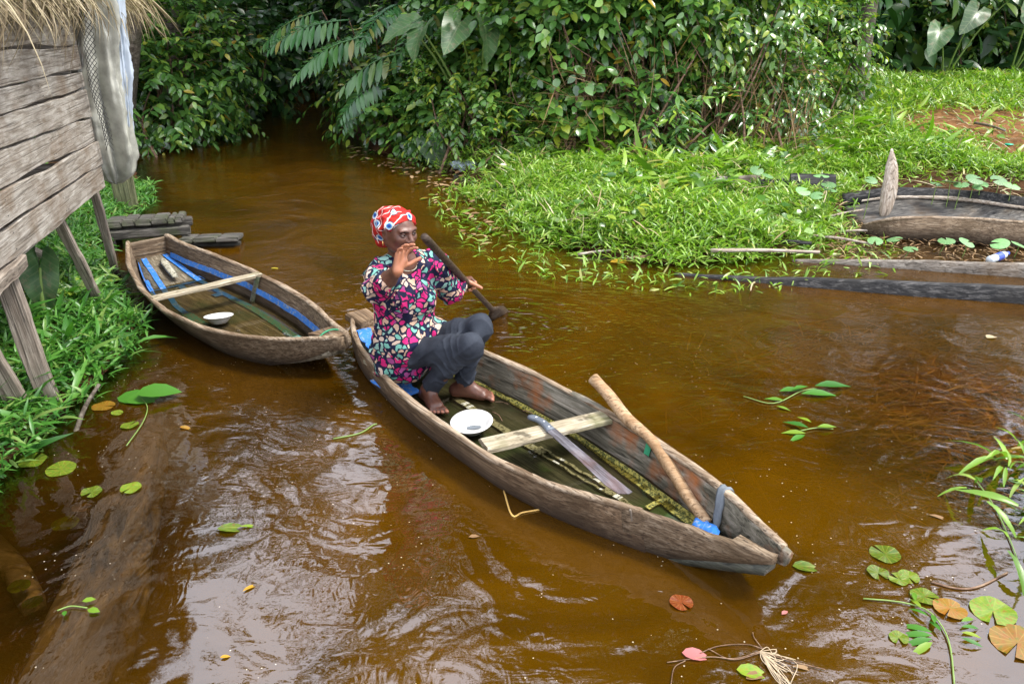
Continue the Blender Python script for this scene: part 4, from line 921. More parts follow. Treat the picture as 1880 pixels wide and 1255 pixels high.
def skin_mat():
    t = NT('dark_brown_skin'); sp = t.n('SeparateXYZ'); t.l(t.attr('tint', 'Vector'), sp.inputs[0]); n = t.noise(t.coord('Object'), 40, 4, .6)
    c = t.ramp(n, [(.3, (.085, .034, .021)), (.7, (.135, .056, .034))])
    c = t.mix(sp.outputs[0], c, (.36, .145, .075)); c = t.mix(t.math('MULTIPLY', sp.outputs[1], .7), c, (.16, .045, .04)); c = t.mix(t.math('MULTIPLY', sp.outputs[2], .85), c, (.012, .009, .008))
    sh = t.bsdf(c, .42, .5, t.bump(t.noise(t.coord('Object'), 160, 3), .12, .003)); 
    pr = [x for x in t.t.nodes if x.type == 'BSDF_PRINCIPLED'][0]; pr.inputs['Subsurface Weight'].default_value = .12; pr.inputs['Subsurface Radius'].default_value = (.02, .008, .004); pr.inputs['Subsurface Scale'].default_value = .3
    return t.done(sh)
pr_ = empty('person', (PA[0], PA[1], 0), math.atan2(PD[1], PD[0]), 'seated woman in red headscarf and patterned blouse, one hand raised, paddling the canoe', 'person')
obj('body', mesh_np('body', V, F_, attrs={'tint': tint}), skin_mat(), pr_)
for sg in (1, -1):
    Vs, Fs_ = lathe([(.0118 * math.sin(a), -.0118 * math.cos(a)) for a in np.linspace(.01, 3.13, 12)], 18); Vs = Vs[:, [2, 0, 1]]
    ey = obj('eye', mesh_np('eye', Vs @ HR.T if False else Vs, Fs_), None, pr_)
    ey.matrix_basis = Matrix.Translation(Vector(hp_(.078, sg * .032, .002))) @ Matrix((HR @ np.array([[math.cos(.25), -math.sin(.25), 0], [math.sin(.25), math.cos(.25), 0], [0, 0, 1]])).tolist()).to_4x4()
    if 'eye' not in M:
        t = NT('eye'); tc = t.n('TexCoord'); sx = t.n('SeparateXYZ'); t.l(tc.outputs['Object'], sx.inputs[0])
        M['eye'] = t.done(t.bsdf(t.mix(t.math('GREATER_THAN', sx.outputs[0], .0092), (.26, .20, .17), (.010, .007, .005)), .15, .5))
    ey.data.materials.append(M['eye'])
    for q, (uu, th_) in enumerate(((.0060, .0054), (-.0072, .0046))):      # lids
        a = np.linspace(-1, 1, 10); pts = np.array([hp_(.0865 - .010 * x_ * x_ - .003 * abs(x_), sg * .032 + x_ * .0165, .002 + uu * (1 - .85 * x_ * x_)) for x_ in a])
        Vl, Fl = tube(pts, th_ * np.interp(np.abs(a), [0, 1], [1, .5]), 6); obj('eyelid', mesh_np('eyelid', Vl, Fl), M.setdefault('lid', plain('eyelid_skin', (.07, .03, .02), .5)), pr_)
# ---- trousers
T = Field((.4, -.45, .0), (1.42, .45, .62), .005)
T.cap(hipR + arr(-.02, .04, .01), hipL + arr(-.02, -.03, .01), .105, .105, .05)
def leg(hp, kn, an, r0, r1, r2, r3):
    T.cap(hp, hp * .35 + kn * .65, r0, r1, .04); T.cap(hp * .35 + kn * .65, kn, r1, r1 * .84, .04)
    cf = kn * .5 + an * .5 + nrm(arr(-1, 0, .2)) * .022; hem = kn * .10 + an * .90
    T.cap(kn, cf, r1 * .86, r2, .05); T.cap(cf, hem + (an - kn) * .06, r2, r3, .03, cut=(hem + (an - kn) * .04, an - kn))
leg(hipR + arr(0, .02, 0), knR, anR, .088, .066, .054, .047); leg(hipL, knL, anL, .088, .066, .054, .047)
def folds(X_, Y_, Z_):
    kR = np.minimum(((X_ - knR[0] + .07) ** 2 + (Y_ - knR[1]) ** 2 + (Z_ - knR[2] + .05) ** 2), ((X_ - knL[0] + .05) ** 2 + (Y_ - knL[1]) ** 2 + (Z_ - knL[2] + .06) ** 2))
    amp = .0030 * np.exp(-kR / .008) + .0003
    return -.013 * np.exp(-kR / .012) * (1 - np.abs(np.sin(30 * Z_ + 34 * X_ + 2.2 * np.sin(21 * Y_ + 13 * X_)))) ** 3 - .009 * (1 - np.abs(np.sin(17 * X_ - 21 * Z_ + 9 * Y_ + 2.0 * np.sin(13 * Y_ - 9 * Z_)))) ** 4 - .008 * (1 - np.abs(np.sin(26 * Z_ + 7 * X_ + 2.5 * np.sin(19 * X_ + 14 * Y_)))) ** 4 * (Z_ < .33) + .0022 * np.sin(38 * X_ - 30 * Z_ + 25 * Y_ + 2 * np.sin(40 * Z_))
T.warp(folds); T.halfspace((.56, 0, 0), (-1, 0, 0)); V, F_ = T.mesh()
def denim():
    t = NT('dark_denim'); p = t.coord('Object'); n = t.noise(p, 11, 4, .6); f = t.noise(p, 260, 2, .5)
    c = t.ramp(n, [(.3, (.009, .011, .017)), (.7, (.032, .038, .050))]); c = t.mix(t.math('MULTIPLY', f, .35), c, (.06, .07, .09))
    return t.done(t.bsdf(c, .8, .2, t.bump(f, .3, .002)))
tr_ = obj('trousers', mesh_np('trousers', V, F_), denim(), pr_)
# ---- blouse
C = Field((.38, -.58, .12), (1.30, .58, .88), .005)
C.cap(pel + arr(.0, 0, -.02), pel + arr(.035, 0, .14), .157, .140, .05, sq=(.95, 1.12, 1)); C.cap(pel + arr(.03, 0, .12), chest, .140, .126, .06, sq=(.92, 1.15, 1))
C.cap(chest, chest + arr(.012, 0, .11), .132, .112, .05, sq=(.9, 1.2, 1)); C.ell(chest + arr(.085, .055, .02), (.075, .075, .075), None, .05); C.ell(chest + arr(.085, -.055, .02), (.075, .075, .075), None, .05)
C.cap(shR, neck0 + arr(0, 0, -.005), .068, .066, .05); C.cap(shL, neck0 + arr(0, 0, -.005), .068, .066, .05)
C.cap(hipR + arr(.0, .02, .03), hipR * .72 + knR * .28 + arr(0, 0, .02), .112, .094, .05); C.cap(hipL + arr(0, -.0, .03), hipL * .66 + knL * .34 + arr(0, 0, .02), .110, .092, .05)
cR = elR * .42 + wrR * .58; C.cap(shR, elR, .074, .066, .04); C.cap(elR, elR * .2 + wrR * .8, .066, .056, .03, cut=(cR, wrR - elR))
cL = elL * .27 + wrL * .73; C.cap(shL, elL, .072, .062, .04); C.cap(elL, wrL, .060, .050, .03, cut=(cL, wrL - elL))
C.halfspace((0, 0, .185), nrm(arr(-.10, 0, -1))); C.halfspace(hipR * .62 + knR * .38 + arr(0, 0, 0), nrm(arr(1, .12, -.35)))
def pleat(X_, Y_, Z_):
    arm = np.exp(-((X_ - elL[0]) ** 2 + (Y_ - elL[1] - .05) ** 2 + (Z_ - elL[2]) ** 2) / .02) + np.exp(-((X_ - elR[0]) ** 2 + (Y_ - elR[1]) ** 2 + (Z_ - elR[2]) ** 2) / .02)
    return -.008 * (1 - np.abs(np.sin(19 * Y_ + 13 * X_ + 6 * Z_ + 1.8 * np.sin(9 * Z_ + 7 * X_)))) ** 3 - .008 * (1 - np.abs(np.sin(24 * Z_ - 11 * Y_ + 2 * np.sin(14 * Y_ + 8 * X_)))) ** 4 * (.4 + arm) + (.002 + .003 * arm) * np.sin(75 * Y_ + 45 * X_ - 20 * Z_ + 4 * np.sin(16 * Z_ + 9 * Y_)) + .005 * np.sin(26 * Y_ - 22 * X_ + 15 * Z_ + 3 * np.sin(11 * Z_ + 4)) + .004 * np.sin(55 * Z_ - 30 * Y_ + 3 * np.sin(22 * Y_)) * np.exp(-((Z_ - .36) / .1) ** 2)
C.warp(pleat)
C.ell(neck0 + arr(.055, -.004, .03), (.095, .062, .075), frame(arr(.75, 0, -.65), (0, 0, 1)), .008, True); C.cap  # neckline
V, F_ = C.mesh()
def blouse_mat():
    t = NT('patterned_cotton'); p = t.coord('Object'); w1 = t.n('TexNoise'); w1.inputs['Scale'].default_value = 22; w1.inputs['Detail'].default_value = 1; t.l(p, w1.inputs['Vector'])
    sb = t.n('VectorMath', operation='SUBTRACT'); t.l(w1.outputs['Color'], sb.inputs[0]); sb.inputs[1].default_value = (.5, .5, .5)
    sl = t.n('VectorMath', operation='SCALE'); t.l(sb.outputs[0], sl.inputs[0]); sl.inputs['Scale'].default_value = .05
    ad = t.n('VectorMath', operation='ADD'); t.l(p, ad.inputs[0]); t.l(sl.outputs[0], ad.inputs[1]); q = ad.outputs[0]
    v1 = t.n('TexVoronoi'); v1.inputs['Scale'].default_value = 29; t.l(q, v1.inputs['Vector'])
    v2 = t.n('TexVoronoi', feature='DISTANCE_TO_EDGE'); v2.inputs['Scale'].default_value = 29; t.l(q, v2.inputs['Vector'])
    sc2 = t.n('SeparateColor'); t.l(v1.outputs['Color'], sc2.inputs[0])
    c = t.ramp(sc2.outputs[0], [(0, (.52, .35, .25)), (.25, (.54, .42, .34)), (.32, (.50, .018, .14)), (.48, (.15, .38, .31)), (.64, (.01, .012, .04)), (.80, (.24, .42, .36)), (.88, (.30, .06, .20)), (.94, (.50, .38, .30))], 'CONSTANT')
    v3 = t.n('TexVoronoi'); v3.inputs['Scale'].default_value = 11; t.l(q, v3.inputs['Vector']); sc3 = t.n('SeparateColor'); t.l(v3.outputs['Color'], sc3.inputs[0])
    c = t.mix(t.math('MULTIPLY', t.math('GREATER_THAN', sc3.outputs[1], .74), t.math('GREATER_THAN', sc2.outputs[1], .3)), c, (.50, .016, .13))   # clusters of pink petals
    c = t.mix(t.math('LESS_THAN', v2.outputs['Distance'], t.math('ADD', .03, t.math('MULTIPLY', t.noise(q, 30, 1), .16))), c, (.008, .010, .032))
    fi = t.noise(p, 300, 2)
    return t.done(t.bsdf(c, .75, .2, t.bump(fi, .2, .0015)))
obj('blouse', mesh_np('blouse', V, F_), blouse_mat(), pr_)
# ---- headscarf
S = Field((headc - .22), (headc + .22), .0045)
S.ell(hp_(-.026, 0, .030), (.112, .094, .084), HR, .02); S.ell(hp_(-.085, -.004, .005), (.070, .080, .080), HR, .04); S.ell(hp_(-.105, -.012, -.055), (.042, .052, .05), HR, .04)
S.warp(lambda X_, Y_, Z_: .004 * np.sin(70 * Y_ + 50 * Z_ + 3 * np.sin(40 * X_)) - .007 * (1 - np.abs(np.sin(34 * Z_ - 30 * X_ + 12 * Y_ + 2 * np.sin(25 * Y_)))) ** 3 + .003 * np.sin(110 * Z_ - 60 * X_ + 30 * Y_))
S.halfspace(hp_(.062, 0, .056), fd_ * .80 - hu * .60)
for sg in (1, -1): S.ell(hp_(.012, sg * .10, -.02), (.045, .045, .045), HR, .01, True)
V, F_ = S.mesh()
def scarf_mat():
    t = NT('red_print_cotton'); p = t.coord('Object'); v1 = t.n('TexVoronoi'); v1.inputs['Scale'].default_value = 15; v1.inputs['Randomness'].default_value = .8; t.l(p, v1.inputs['Vector'])
    c = t.ramp(v1.outputs['Distance'], [(0, (.02, .05, .22)), (.16, (.10, .30, .55)), (.24, (.70, .66, .60)), (.31, (.015, .015, .06)), (.38, (.42, .018, .012)), (.62, (.34, .012, .01))], 'CONSTANT')
    n = t.noise(p, 5, 1); wv = t.n('TexWave'); wv.inputs['Scale'].default_value = 9; wv.inputs['Distortion'].default_value = 5; t.l(p, wv.inputs['Vector'])
    c = t.mix(t.math('MULTIPLY', t.math('GREATER_THAN', wv.outputs['Fac'], .955), t.math('GREATER_THAN', n, .52)), c, (.68, .6, .55))
    return t.done(t.bsdf(c, .7, .25, t.bump(t.noise(p, 220, 2), .2, .002)))
obj('headscarf', mesh_np('headscarf', V, F_), scarf_mat(), pr_)
# rolled hem of the scarf across the forehead
a = np.linspace(-2.0, 2.0, 30); 
# ---- necklace, earrings
a = np.linspace(-2.5, 2.5, 40); nk = neck0 + arr(.02, 0, .015)
pts = np.stack([nk[0] + .072 * np.cos(a), nk[1] + .066 * np.sin(a), nk[2] - .038 * (np.cos(a) + .2)], 1)
V, F_ = tube(pts, .0026, 6); obj('necklace', mesh_np('necklace', V, F_), M['caulk'], pr_)
for sg in (1, -1):
    p = hp_(-.012, sg * .088, -.038); V, F_ = tube(np.stack([p, p - arr(0, 0, .012), p - arr(0, 0, .026)]), (.002, .004, .002), 6); obj('earring', mesh_np('earring', V, F_), M['gold'], pr_)
# ---- paddle
def pw(l): w_ = PA + PD * l[0] + PN * l[1]; return arr(w_[0], w_[1], l[2])
pT, pN = pw(padT), pw(padN); ax = nrm(pN - pT)
pdl = empty('paddle', pT, 0, 'dark wooden paddle dipped in the water in her left hand', 'paddle')
pe = pN - ax * .085; n = 26
pp = np.linspace(pT, pe, n); rad = np.interp(np.linspace(0, 1, n), [0, .02, .1, .6, 1], [.018, .021, .0205, .017, .019]) + wob(n, .0008, 4)
V, F_ = tube(pp - pT, rad, 12); obj('shaft', mesh_np('shaft', V, F_), M['paddle_wood'], pdl)
sidev = nrm(np.cross(ax, pN - arr(0, 0, 2))); thk = np.cross(ax, sidev); bl = np.linspace(0, .50, 16); bwid = np.interp(bl, [0, .05, .12, .3, .44, .5], [.019, .046, .074, .080, .062, .02])
base = pe - ax * .02 - pT
V, F_ = rails([base + ax * bl[:, None] + sidev * (q * bwid)[:, None] + thk * (z_ * np.interp(bl, [0, .1, .5], [.016, .010, .005]))[:, None] for q, z_ in ((-1, 0), (-.4, -1), (.4, -1), (1, 0), (.4, 1), (-.4, 1))])
obj('blade', mesh_np('blade', V, F_), M['paddle_wood'], pdl)
# ------------------------------------------------------------------ plants
OV = leaf_tpl([0, .15, .225, .21, .12, 0], .22, .22, [0, .14, .36, .6, .82, 1])
OB = leaf_tpl([0, .20, .30, .27, .13, 0], .15, .16, [0, .14, .38, .64, .86, 1])
LN = leaf_tpl([0, .09, .15, .13, .06, 0], .3, .15)
LA = leaf_tpl([0, .10, .13, .10, 0], .25, .30)
SM = leaf_tpl([0, .24, .22, 0], .2, .12)
BLADE = leaf_tpl([.035, .085, .07, 0], .3, .35)
BLADE2 = leaf_tpl([.03, .065, .085, .055, 0], .35, .7)
def gz(x, y): return ground_z(np.atleast_1d(np.asarray(x, float)), np.atleast_1d(np.asarray(y, float)))
def leafy(centers, outd, n_leaf, tl, size, r, droop=.35):
    """leaves in alternate pairs along short drooping twigs -> pos, dir, up, size, twig paths"""
    n = len(centers); j = np.arange(n_leaf); f = (j + .6) / n_leaf
    d0 = nrm(outd + r.normal(0, .35, (n, 3))); tw_l = tl * r.uniform(.6, 1.3, n)
    side = nrm(np.cross(d0, arr(0, 0, 1) + r.normal(0, .15, (n, 3))))
    pos = centers[:, None] + d0[:, None] * (tw_l[:, None] * f)[..., None]; pos[..., 2] -= droop * (tw_l[:, None] * f ** 2)
    sg = np.where(j % 2 == 0, 1., -1.)[None, :, None]
    ld = d0[:, None] * (.55 + .9 * (f > .85))[None, :, None] + side[:, None] * sg * np.where(f > .85, .2, .9)[None, :, None] + r.normal(0, .22, (n, n_leaf, 3)); ld[..., 2] -= .25 + droop * .6
    up = arr(0, 0, 1) + d0[:, None] * .45 + r.normal(0, .28, (n, n_leaf, 3))
    sz = size * r.uniform(.6, 1.2, (n, n_leaf)) * np.where(f > .8, .8, 1)[None]
    ends = np.stack([centers, centers + d0 * tw_l[:, None] * .5 - arr(0, 0, 1) * (droop * tw_l * .25)[:, None], centers + d0 * tw_l[:, None] - arr(0, 0, 1) * (droop * tw_l)[:, None]], 1)
    return pos.reshape(-1, 3), ld.reshape(-1, 3), up.reshape(-1, 3), sz.ravel(), ends
def shell_pts(c, rad, n, r, inner=.55, low=-.8):
    v = nrm(r.normal(0, 1, (n * 3, 3))); v = v[v[:, 2] > low][:n]; n = len(v)
    bump_ = 1 + .18 * np.sin(v[:, 0] * 5 + c[0] * 3) * np.sin(v[:, 2] * 6 + c[1]) + .12 * np.sin(v[:, 1] * 9 + 2 * c[0])
    rr = (inner + (1 - inner) * r.random(n) ** .5) * bump_
    return np.asarray(c) + v * np.asarray(rad) * rr[:, None], nrm(v / np.asarray(rad))
LEAF_MESH = {}
def leaf_mesh(tpl, key, mat):
    if (key, mat) not in LEAF_MESH:
        m_ = mesh_np('leaf', *tpl); m_.materials.append(M[mat]); LEAF_MESH[(key, mat)] = m_
    return LEAF_MESH[(key, mat)]
def put_leaf(name, m_, parent, origin, p, d, up, sz):
    o = bpy.data.objects.new(name, m_); col.objects.link(o); o.parent = parent
    Rm = frame(np.asarray(d), np.asarray(up)); q = np.asarray(p) - origin
    o.matrix_basis = Matrix([[*(Rm[i] * np.asarray(sz)), q[i]] for i in range(3)] + [[0, 0, 0, 1]]); return o
def shrub(foot, c, rad, ntw, nl, tl, size, tpl, key, mat, label, seed, solo=70, group=None, stems=7, low=-.8, twig=True, name='shrub', cat='shrub', inner=.5):
    r = np.random.default_rng(seed); foot = np.asarray(foot, float); root = empty(name, foot, 0, label, cat, group)
    ce, od = shell_pts(c, rad, ntw, r, inner, low); pos, d, up, sz, ends = leafy(ce, od, nl, tl, size, r)
    keep = pos[:, 2] > np.maximum(gz(pos[:, 0], pos[:, 1]), 0) + .02; pos, d, up, sz = pos[keep], d[keep], up[keep], sz[keep]
    dist = np.linalg.norm(pos - arr(0, 0, 2), axis=1) + np.where(pos[:, 2] > 2.25, 50, 0); order = np.argsort(dist)
    pick = order[:solo * 3][r.permutation(min(solo * 3, len(order)))[:solo]]; rest = np.setdiff1d(np.arange(len(pos)), pick)
    V, F_, rd = spray(tpl, pos[rest] - foot, d[rest], up[rest], sz[rest]); o = obj('foliage', mesh_np('foliage', V, F_, attrs={'rnd': rd}), M[mat], root); tag(o, kind='stuff')
    lm = leaf_mesh(tpl, key, mat)
    for i in pick: put_leaf('leaf', lm, root, foot, pos[i], d[i], up[i], (sz[i],) * 3)
    parts = []
    for i in range(stems):
        e = ce[r.integers(len(ce))]; m1 = foot * .55 + e * .45 + r.normal(0, .12, 3); b = foot + arr(r.normal(0, .22), r.normal(0, .15), -.05)
        parts.append(tube(curve([b - foot, m1 - foot, e - foot], 9), np.linspace(.022, .006, 9), 5))
    if twig:
        for e in ends[r.permutation(len(ends))[:60]]: parts.append(tube(e - foot, (.006, .004, .002), 4))
    V, F_ = join_np(parts); tag(obj('branches', mesh_np('branches', V, F_), M['vine'], root), kind='stuff')
    return root
SH = []
def bank(px, py, z): return at(px, py, z)
# right bank thicket, from the creek mouth to the clearing
rows = [  # px, py, z, centre offset(x,y,z), radii, twigs, leaves, twig len, size, template, mat, label
    (705, 262, .03, (.1, .7, .75), (.95, .9, .85), 260, 7, .45, .20, OV, 'leaf', 'dark glossy shrub leaning over the creek mouth'),
    (790, 285, .05, (.1, .5, .55), (.75, .6, .65), 230, 7, .36, .19, OB, 'leaf', 'broad leaved bush just above the waterline at the bend'),
    (850, 300, .10, (.2, .7, .75), (.8, .7, .8), 300, 8, .36, .13, OV, 'leaf_y', 'light yellow green bush beside the white litter on the bank'),
    (905, 290, .15, (.1, 1.3, 1.55), (1.0, .9, 1.0), 300, 7, .48, .21, OB, 'leaf', 'tall broad leaved shrub behind the light green bush'),
    (985, 285, .2, (.0, .8, .9), (.75, .7, 1.0), 330, 8, .36, .14, OV, 'leaf_y', 'pale leafy bush at the left end of the grass mound'),
    (1060, 285, .3, (.0, 1.3, 1.95), (1.1, 1.0, .85), 280, 7, .5, .21, OB, 'leaf', 'high dark shrub arching over the vine tangle'),
    (1190, 285, .33, (.1, 1.3, 2.0), (1.2, 1.0, .85), 300, 7, .5, .20, OV, 'leaf', 'dark shrub crown above the hanging brown stems'),
    (1150, 290, .33, (.0, 1.0, .65), (1.2, .5, .8), 260, 6, .4, .17, OB, 'leaf', 'sparse low seedlings in the hollow under the vines'),
    (1330, 282, .36, (.1, 1.1, 1.75), (1.0, .9, 1.0), 330, 8, .42, .15, OV, 'leaf_y', 'yellow green bush over the right part of the tangle'),
    (1400, 270, .38, (.1, .9, .75), (.8, .7, .7), 300, 7, .36, .13, OV, 'leaf', 'low dense bush right of the vine tangle'),
    (1480, 235, .40, (.1, .9, 1.0), (.9, .8, 1.0), 320, 7, .4, .15, OV, 'leaf_y', 'rounded light bush at the corner of the clearing'),
    (945, 302, .18, (.1, .5, .35), (.55, .4, .4), 150, 6, .3, .16, LN, 'leaf_y', 'low bush of narrow light leaves at the left edge of the mound'),
    (1265, 288, .34, (.0, .45, .45), (.7, .35, .45), 130, 6, .34, .20, LN, 'leaf', 'low narrow leaved plants in front of the brown stems'),
    (1085, 288, .3, (.0, .5, .5), (.55, .35, .5), 110, 6, .34, .2, OB, 'leaf_y', 'bright broad leaved seedlings left of the hollow'),
    (1500, 140, .50, (.3, 1.2, 1.6), (1.8, 1.2, 1.7), 300, 7, .55, .24, OB, 'leaf', 'dark shrub at the back left of the clearing'),
    (1620, 135, .52, (.3, 1.2, 1.5), (1.9, 1.2, 1.6), 280, 7, .55, .25, OV, 'leaf', 'wide dark shrub behind the clearing grass'),
    (1740, 135, .52, (.3, 1.2, 1.5), (1.9, 1.2, 1.6), 280, 7, .55, .26, OB, 'leaf', 'large leaved shrub behind the brown earth patch'),
    (1545, 130, .5, (.2, .6, .9), (1.3, .8, 1.0), 260, 7, .45, .2, OV, 'leaf_y', 'light green bush filling the gap at the top of the clearing'),
    (1680, 128, .5, (.2, .6, .8), (1.3, .8, .9), 240, 7, .45, .22, LN, 'leaf_y', 'narrow leaved light bush at the back edge of the clearing grass'),
    (1800, 132, .5, (.2, .6, .8), (1.2, .8, .9), 240, 7, .45, .2, OB, 'leaf', 'rounded mid green bush behind the bare earth patch'),
    (1870, 140, .52, (.3, 1.0, 1.5), (2.0, 1.2, 1.6), 280, 7, .55, .25, OV, 'leaf', 'dark shrub at the right edge behind the bare earth'),
]
for i, (px, py, z, co, rad, ntw, nl, tl, sz, tp, mt, lab) in enumerate(rows):
    ntw = int(ntw * 1.45); sz = sz * .84; nl = nl + 1
    f = bank(px, py, z); f[2] = max(float(gz(f[0], f[1])[0]), -.05)
    shrub(f, f + arr(*co), rad, ntw, nl, tl, sz, tp, id(tp), mt, lab, 800 + i, 80, 'shrubs of the right bank', low=-.95)
rowsL = [
    (255, 285, .03, (-.5, .9, .9), (1.2, 1.0, 1.2), 420, 8, .42, .16, OV, 'leaf', 'leafy bush behind the hanging sack at the left bank'),
    (340, 262, .02, (-.2, .6, 1.1), (1.1, .9, 1.15), 420, 8, .45, .17, OV, 'leaf', 'drooping bush between the sack and the dark trunk'),
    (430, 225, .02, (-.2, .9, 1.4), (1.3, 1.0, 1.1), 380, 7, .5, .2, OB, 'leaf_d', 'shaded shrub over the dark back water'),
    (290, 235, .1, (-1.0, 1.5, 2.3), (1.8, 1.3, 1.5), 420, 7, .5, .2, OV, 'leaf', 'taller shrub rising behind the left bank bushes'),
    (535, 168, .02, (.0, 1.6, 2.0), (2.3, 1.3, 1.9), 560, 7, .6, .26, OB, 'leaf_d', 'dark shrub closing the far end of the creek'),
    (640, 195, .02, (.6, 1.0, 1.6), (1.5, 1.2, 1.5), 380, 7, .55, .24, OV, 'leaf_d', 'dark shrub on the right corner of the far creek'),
]
for i, (px, py, z, co, rad, ntw, nl, tl, sz, tp, mt, lab) in enumerate(rowsL):
    f = bank(px, py, z); f[2] = -.05
    shrub(f, f + arr(*co), rad, ntw, nl, tl, sz, tp, id(tp), mt, lab, 850 + i, 60, 'shrubs along the back water', low=-.9)
shrub((-6.3, 24.6, -.02), arr(-6.2, 24.8, 2.4), (2.6, 1.2, 2.7), 800, 8, .7, .36, OB, id(OB), 'leaf_d', 'big dark shrub added at the very end of the creek to block reflected sky', 870, 20, 'shrubs along the back water', low=-.98, inner=.2)  # added to close a gap that mirrored bright sky in the creek
# ---- trees: trunk, limbs, crown of leaf clumps
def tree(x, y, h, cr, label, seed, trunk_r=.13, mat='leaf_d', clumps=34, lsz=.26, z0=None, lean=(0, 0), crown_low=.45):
    r = np.random.default_rng(seed); zg = float(gz(x, y)[0]) if z0 is None else z0; root = empty('tree', (x, y, zg), 0, label, 'tree', 'trees round the creek')
    top = arr(lean[0], lean[1], h * .8); path = curve([(0, 0, -.3), top * .35 + arr(r.normal(0, .12), r.normal(0, .12), 0), top * .7 + arr(r.normal(0, .2), r.normal(0, .2), 0), top], 16)
    V, F_ = tube(path, np.interp(np.linspace(0, 1, 16), [0, .08, 1], [trunk_r * 1.5, trunk_r, trunk_r * .35]) + wob(16, trunk_r * .1, seed), 10); obj('trunk', mesh_np('trunk', V, F_), M['bark'], root)
    cc = top * .75 + arr(0, 0, h * .12); rad = arr(cr, cr, h * (1 - crown_low) * .55); ce, od = shell_pts(cc, rad, clumps, r, .35, -.75)
    parts = []
    for e in ce[:16]:
        k = r.integers(7, 14); parts.append(tube(curve([path[k], path[k] * .4 + e * .6 + arr(0, 0, .15), e], 7), np.linspace(trunk_r * .35, .012, 7), 6))
    V, F_ = join_np(parts); tag(obj('limbs', mesh_np('limbs', V, F_), M['bark'], root), kind='stuff')
    C_, O_ = [], []
    for e, o_ in zip(ce, od):
        q, v = shell_pts(e, arr(.75, .75, .5) * cr * .36, 16, r, .3); C_.append(q); O_.append(v)
    pos, d, up, sz, _ = leafy(np.vstack(C_), np.vstack(O_), 8, .65, lsz, r)
    V, F_, rd = spray(SM if lsz < .1 else OV, pos, d, up, sz); tag(obj('crown', mesh_np('crown', V, F_, attrs={'rnd': rd}), M[mat], root), kind='stuff'); return root
T_ = [(-5.35, 13.6, 7.5, 2.0, 'dark trunk standing in the water at the left bank', .16), (-7.6, 10.5, 6.5, 2.2, 'tree close behind the hut and sack', .15), (-8.5, 15.5, 8, 2.6, 'tree deep in the left wood', .2),
      (-5.6, 24.5, 9.5, 2.8, 'tree at the dark head of the creek', .2), (-2.6, 18.5, 7.5, 2.0, 'tree on the right corner of the far creek', .18), (-.2, 14.6, 8.0, 2.0, 'tree behind the creek mouth thicket', .17),
      (1.8, 13.2, 12, 2.8, 'tall tree behind the high dark shrubs', .2), (4.6, 14.2, 12.5, 3.0, 'tall tree behind the yellow green bush', .2), (11.6, 22.5, 15, 3.6, 'tall tree at the back of the clearing', .24),
      (13.5, 23, 13, 3.4, 'tall tree at the right behind the bare earth', .22), (-9.5, 21, 8, 2.6, 'tree far back in the left wood', .2), (-.4, 24, 10, 2.8, 'tall tree far behind the creek corner', .24), (3.6, 20, 13, 3.4, 'tall tree far back in the middle', .24)]
for i, (x, y, h, cr, lab, tr) in enumerate(T_): tree(x, y, h, cr, lab, 900 + i, tr)
for i, (x, y, h, cr, lab) in enumerate(((2.6, 12.4, 8.5, 2.3, 'mid height tree behind the vine tangle, added to block reflected sky'), (5.4, 13.0, 9.5, 2.5, 'mid height tree behind the low dense bush, added to block reflected sky'), (7.2, 19.6, 11.5, 3.0, 'mid height tree at the back of the clearing grass, added to block reflected sky'), (10.6, 20.5, 12, 3.2, 'mid height tree above the arums, added to block reflected sky'),  # added trees: crowns keep sky from mirroring in the water at right
        (.7, 12.9, 9.0, 2.2, 'mid height tree behind the pale leafy bush, added to block reflected sky'), (6.4, 19.0, 15, 3.2, 'tallest tree over the corner of the clearing, added to block reflected sky'), (15.5, 23.0, 14, 3.8, 'tall tree far back at the right edge, added to block reflected sky'))): tree(x, y, h, cr, lab, 960 + i, .13, clumps=38, lsz=.3, crown_low=.25)
tree(-5.7, 11.6, 9.8, 2.0, 'unseen tree added to break the sky reflection, leaning over the creek from the left bank', 950, .13, clumps=15, lean=(3.7, -1.2), crown_low=.55)  # unseen tree, added so its sparse crown breaks up the mirrored sky
tree(-5.0, 27.5, 10.0, 3.4, 'tree added to close the sky gap beyond the creek head', 951, .2, clumps=44, lsz=.34, crown_low=.05)  # added to shut out the sky streak on the far water
tree(-3.9, 25.5, 7.0, 2.8, 'low tree at the right of the creek head', 952, .18, clumps=40, lsz=.34, crown_low=.0)
# ---- dense wood behind everything
n = 46000; x = rng.uniform(-17, 22, n); y = rng.uniform(13, 32, n); z = rng.uniform(0, 1, n) ** 1.1 * 6.5
ok = (sdist(LAND_L, x, y) > .4) | (sdist(LAND_R, x, y) > 3.2) | ((y > 18) & (sdist(LAND_R, x, y) > .3)) | ((y > 22) & (z > .5)); ok &= ~((x > 5) & (y < 17.5)) & ~((y < 14.8) & (x > -3))
pos = np.stack([x, y, z], 1)[ok]; n = len(pos); d = rng.normal(0, 1, (n, 3)); d[:, 1] -= .6; d[:, 2] -= .5; up = arr(0, -.5, 1) + rng.normal(0, .4, (n, 3))
V, F_, rd = spray(OV, pos, d, up, rng.uniform(.3, .6, n)); tag(obj('background_wood', mesh_np('background_wood', V, F_, attrs={'rnd': rd}), M['leaf_d']), 'dense dark leaf mass of the wood behind the creek', 'wood', None, 'stuff')
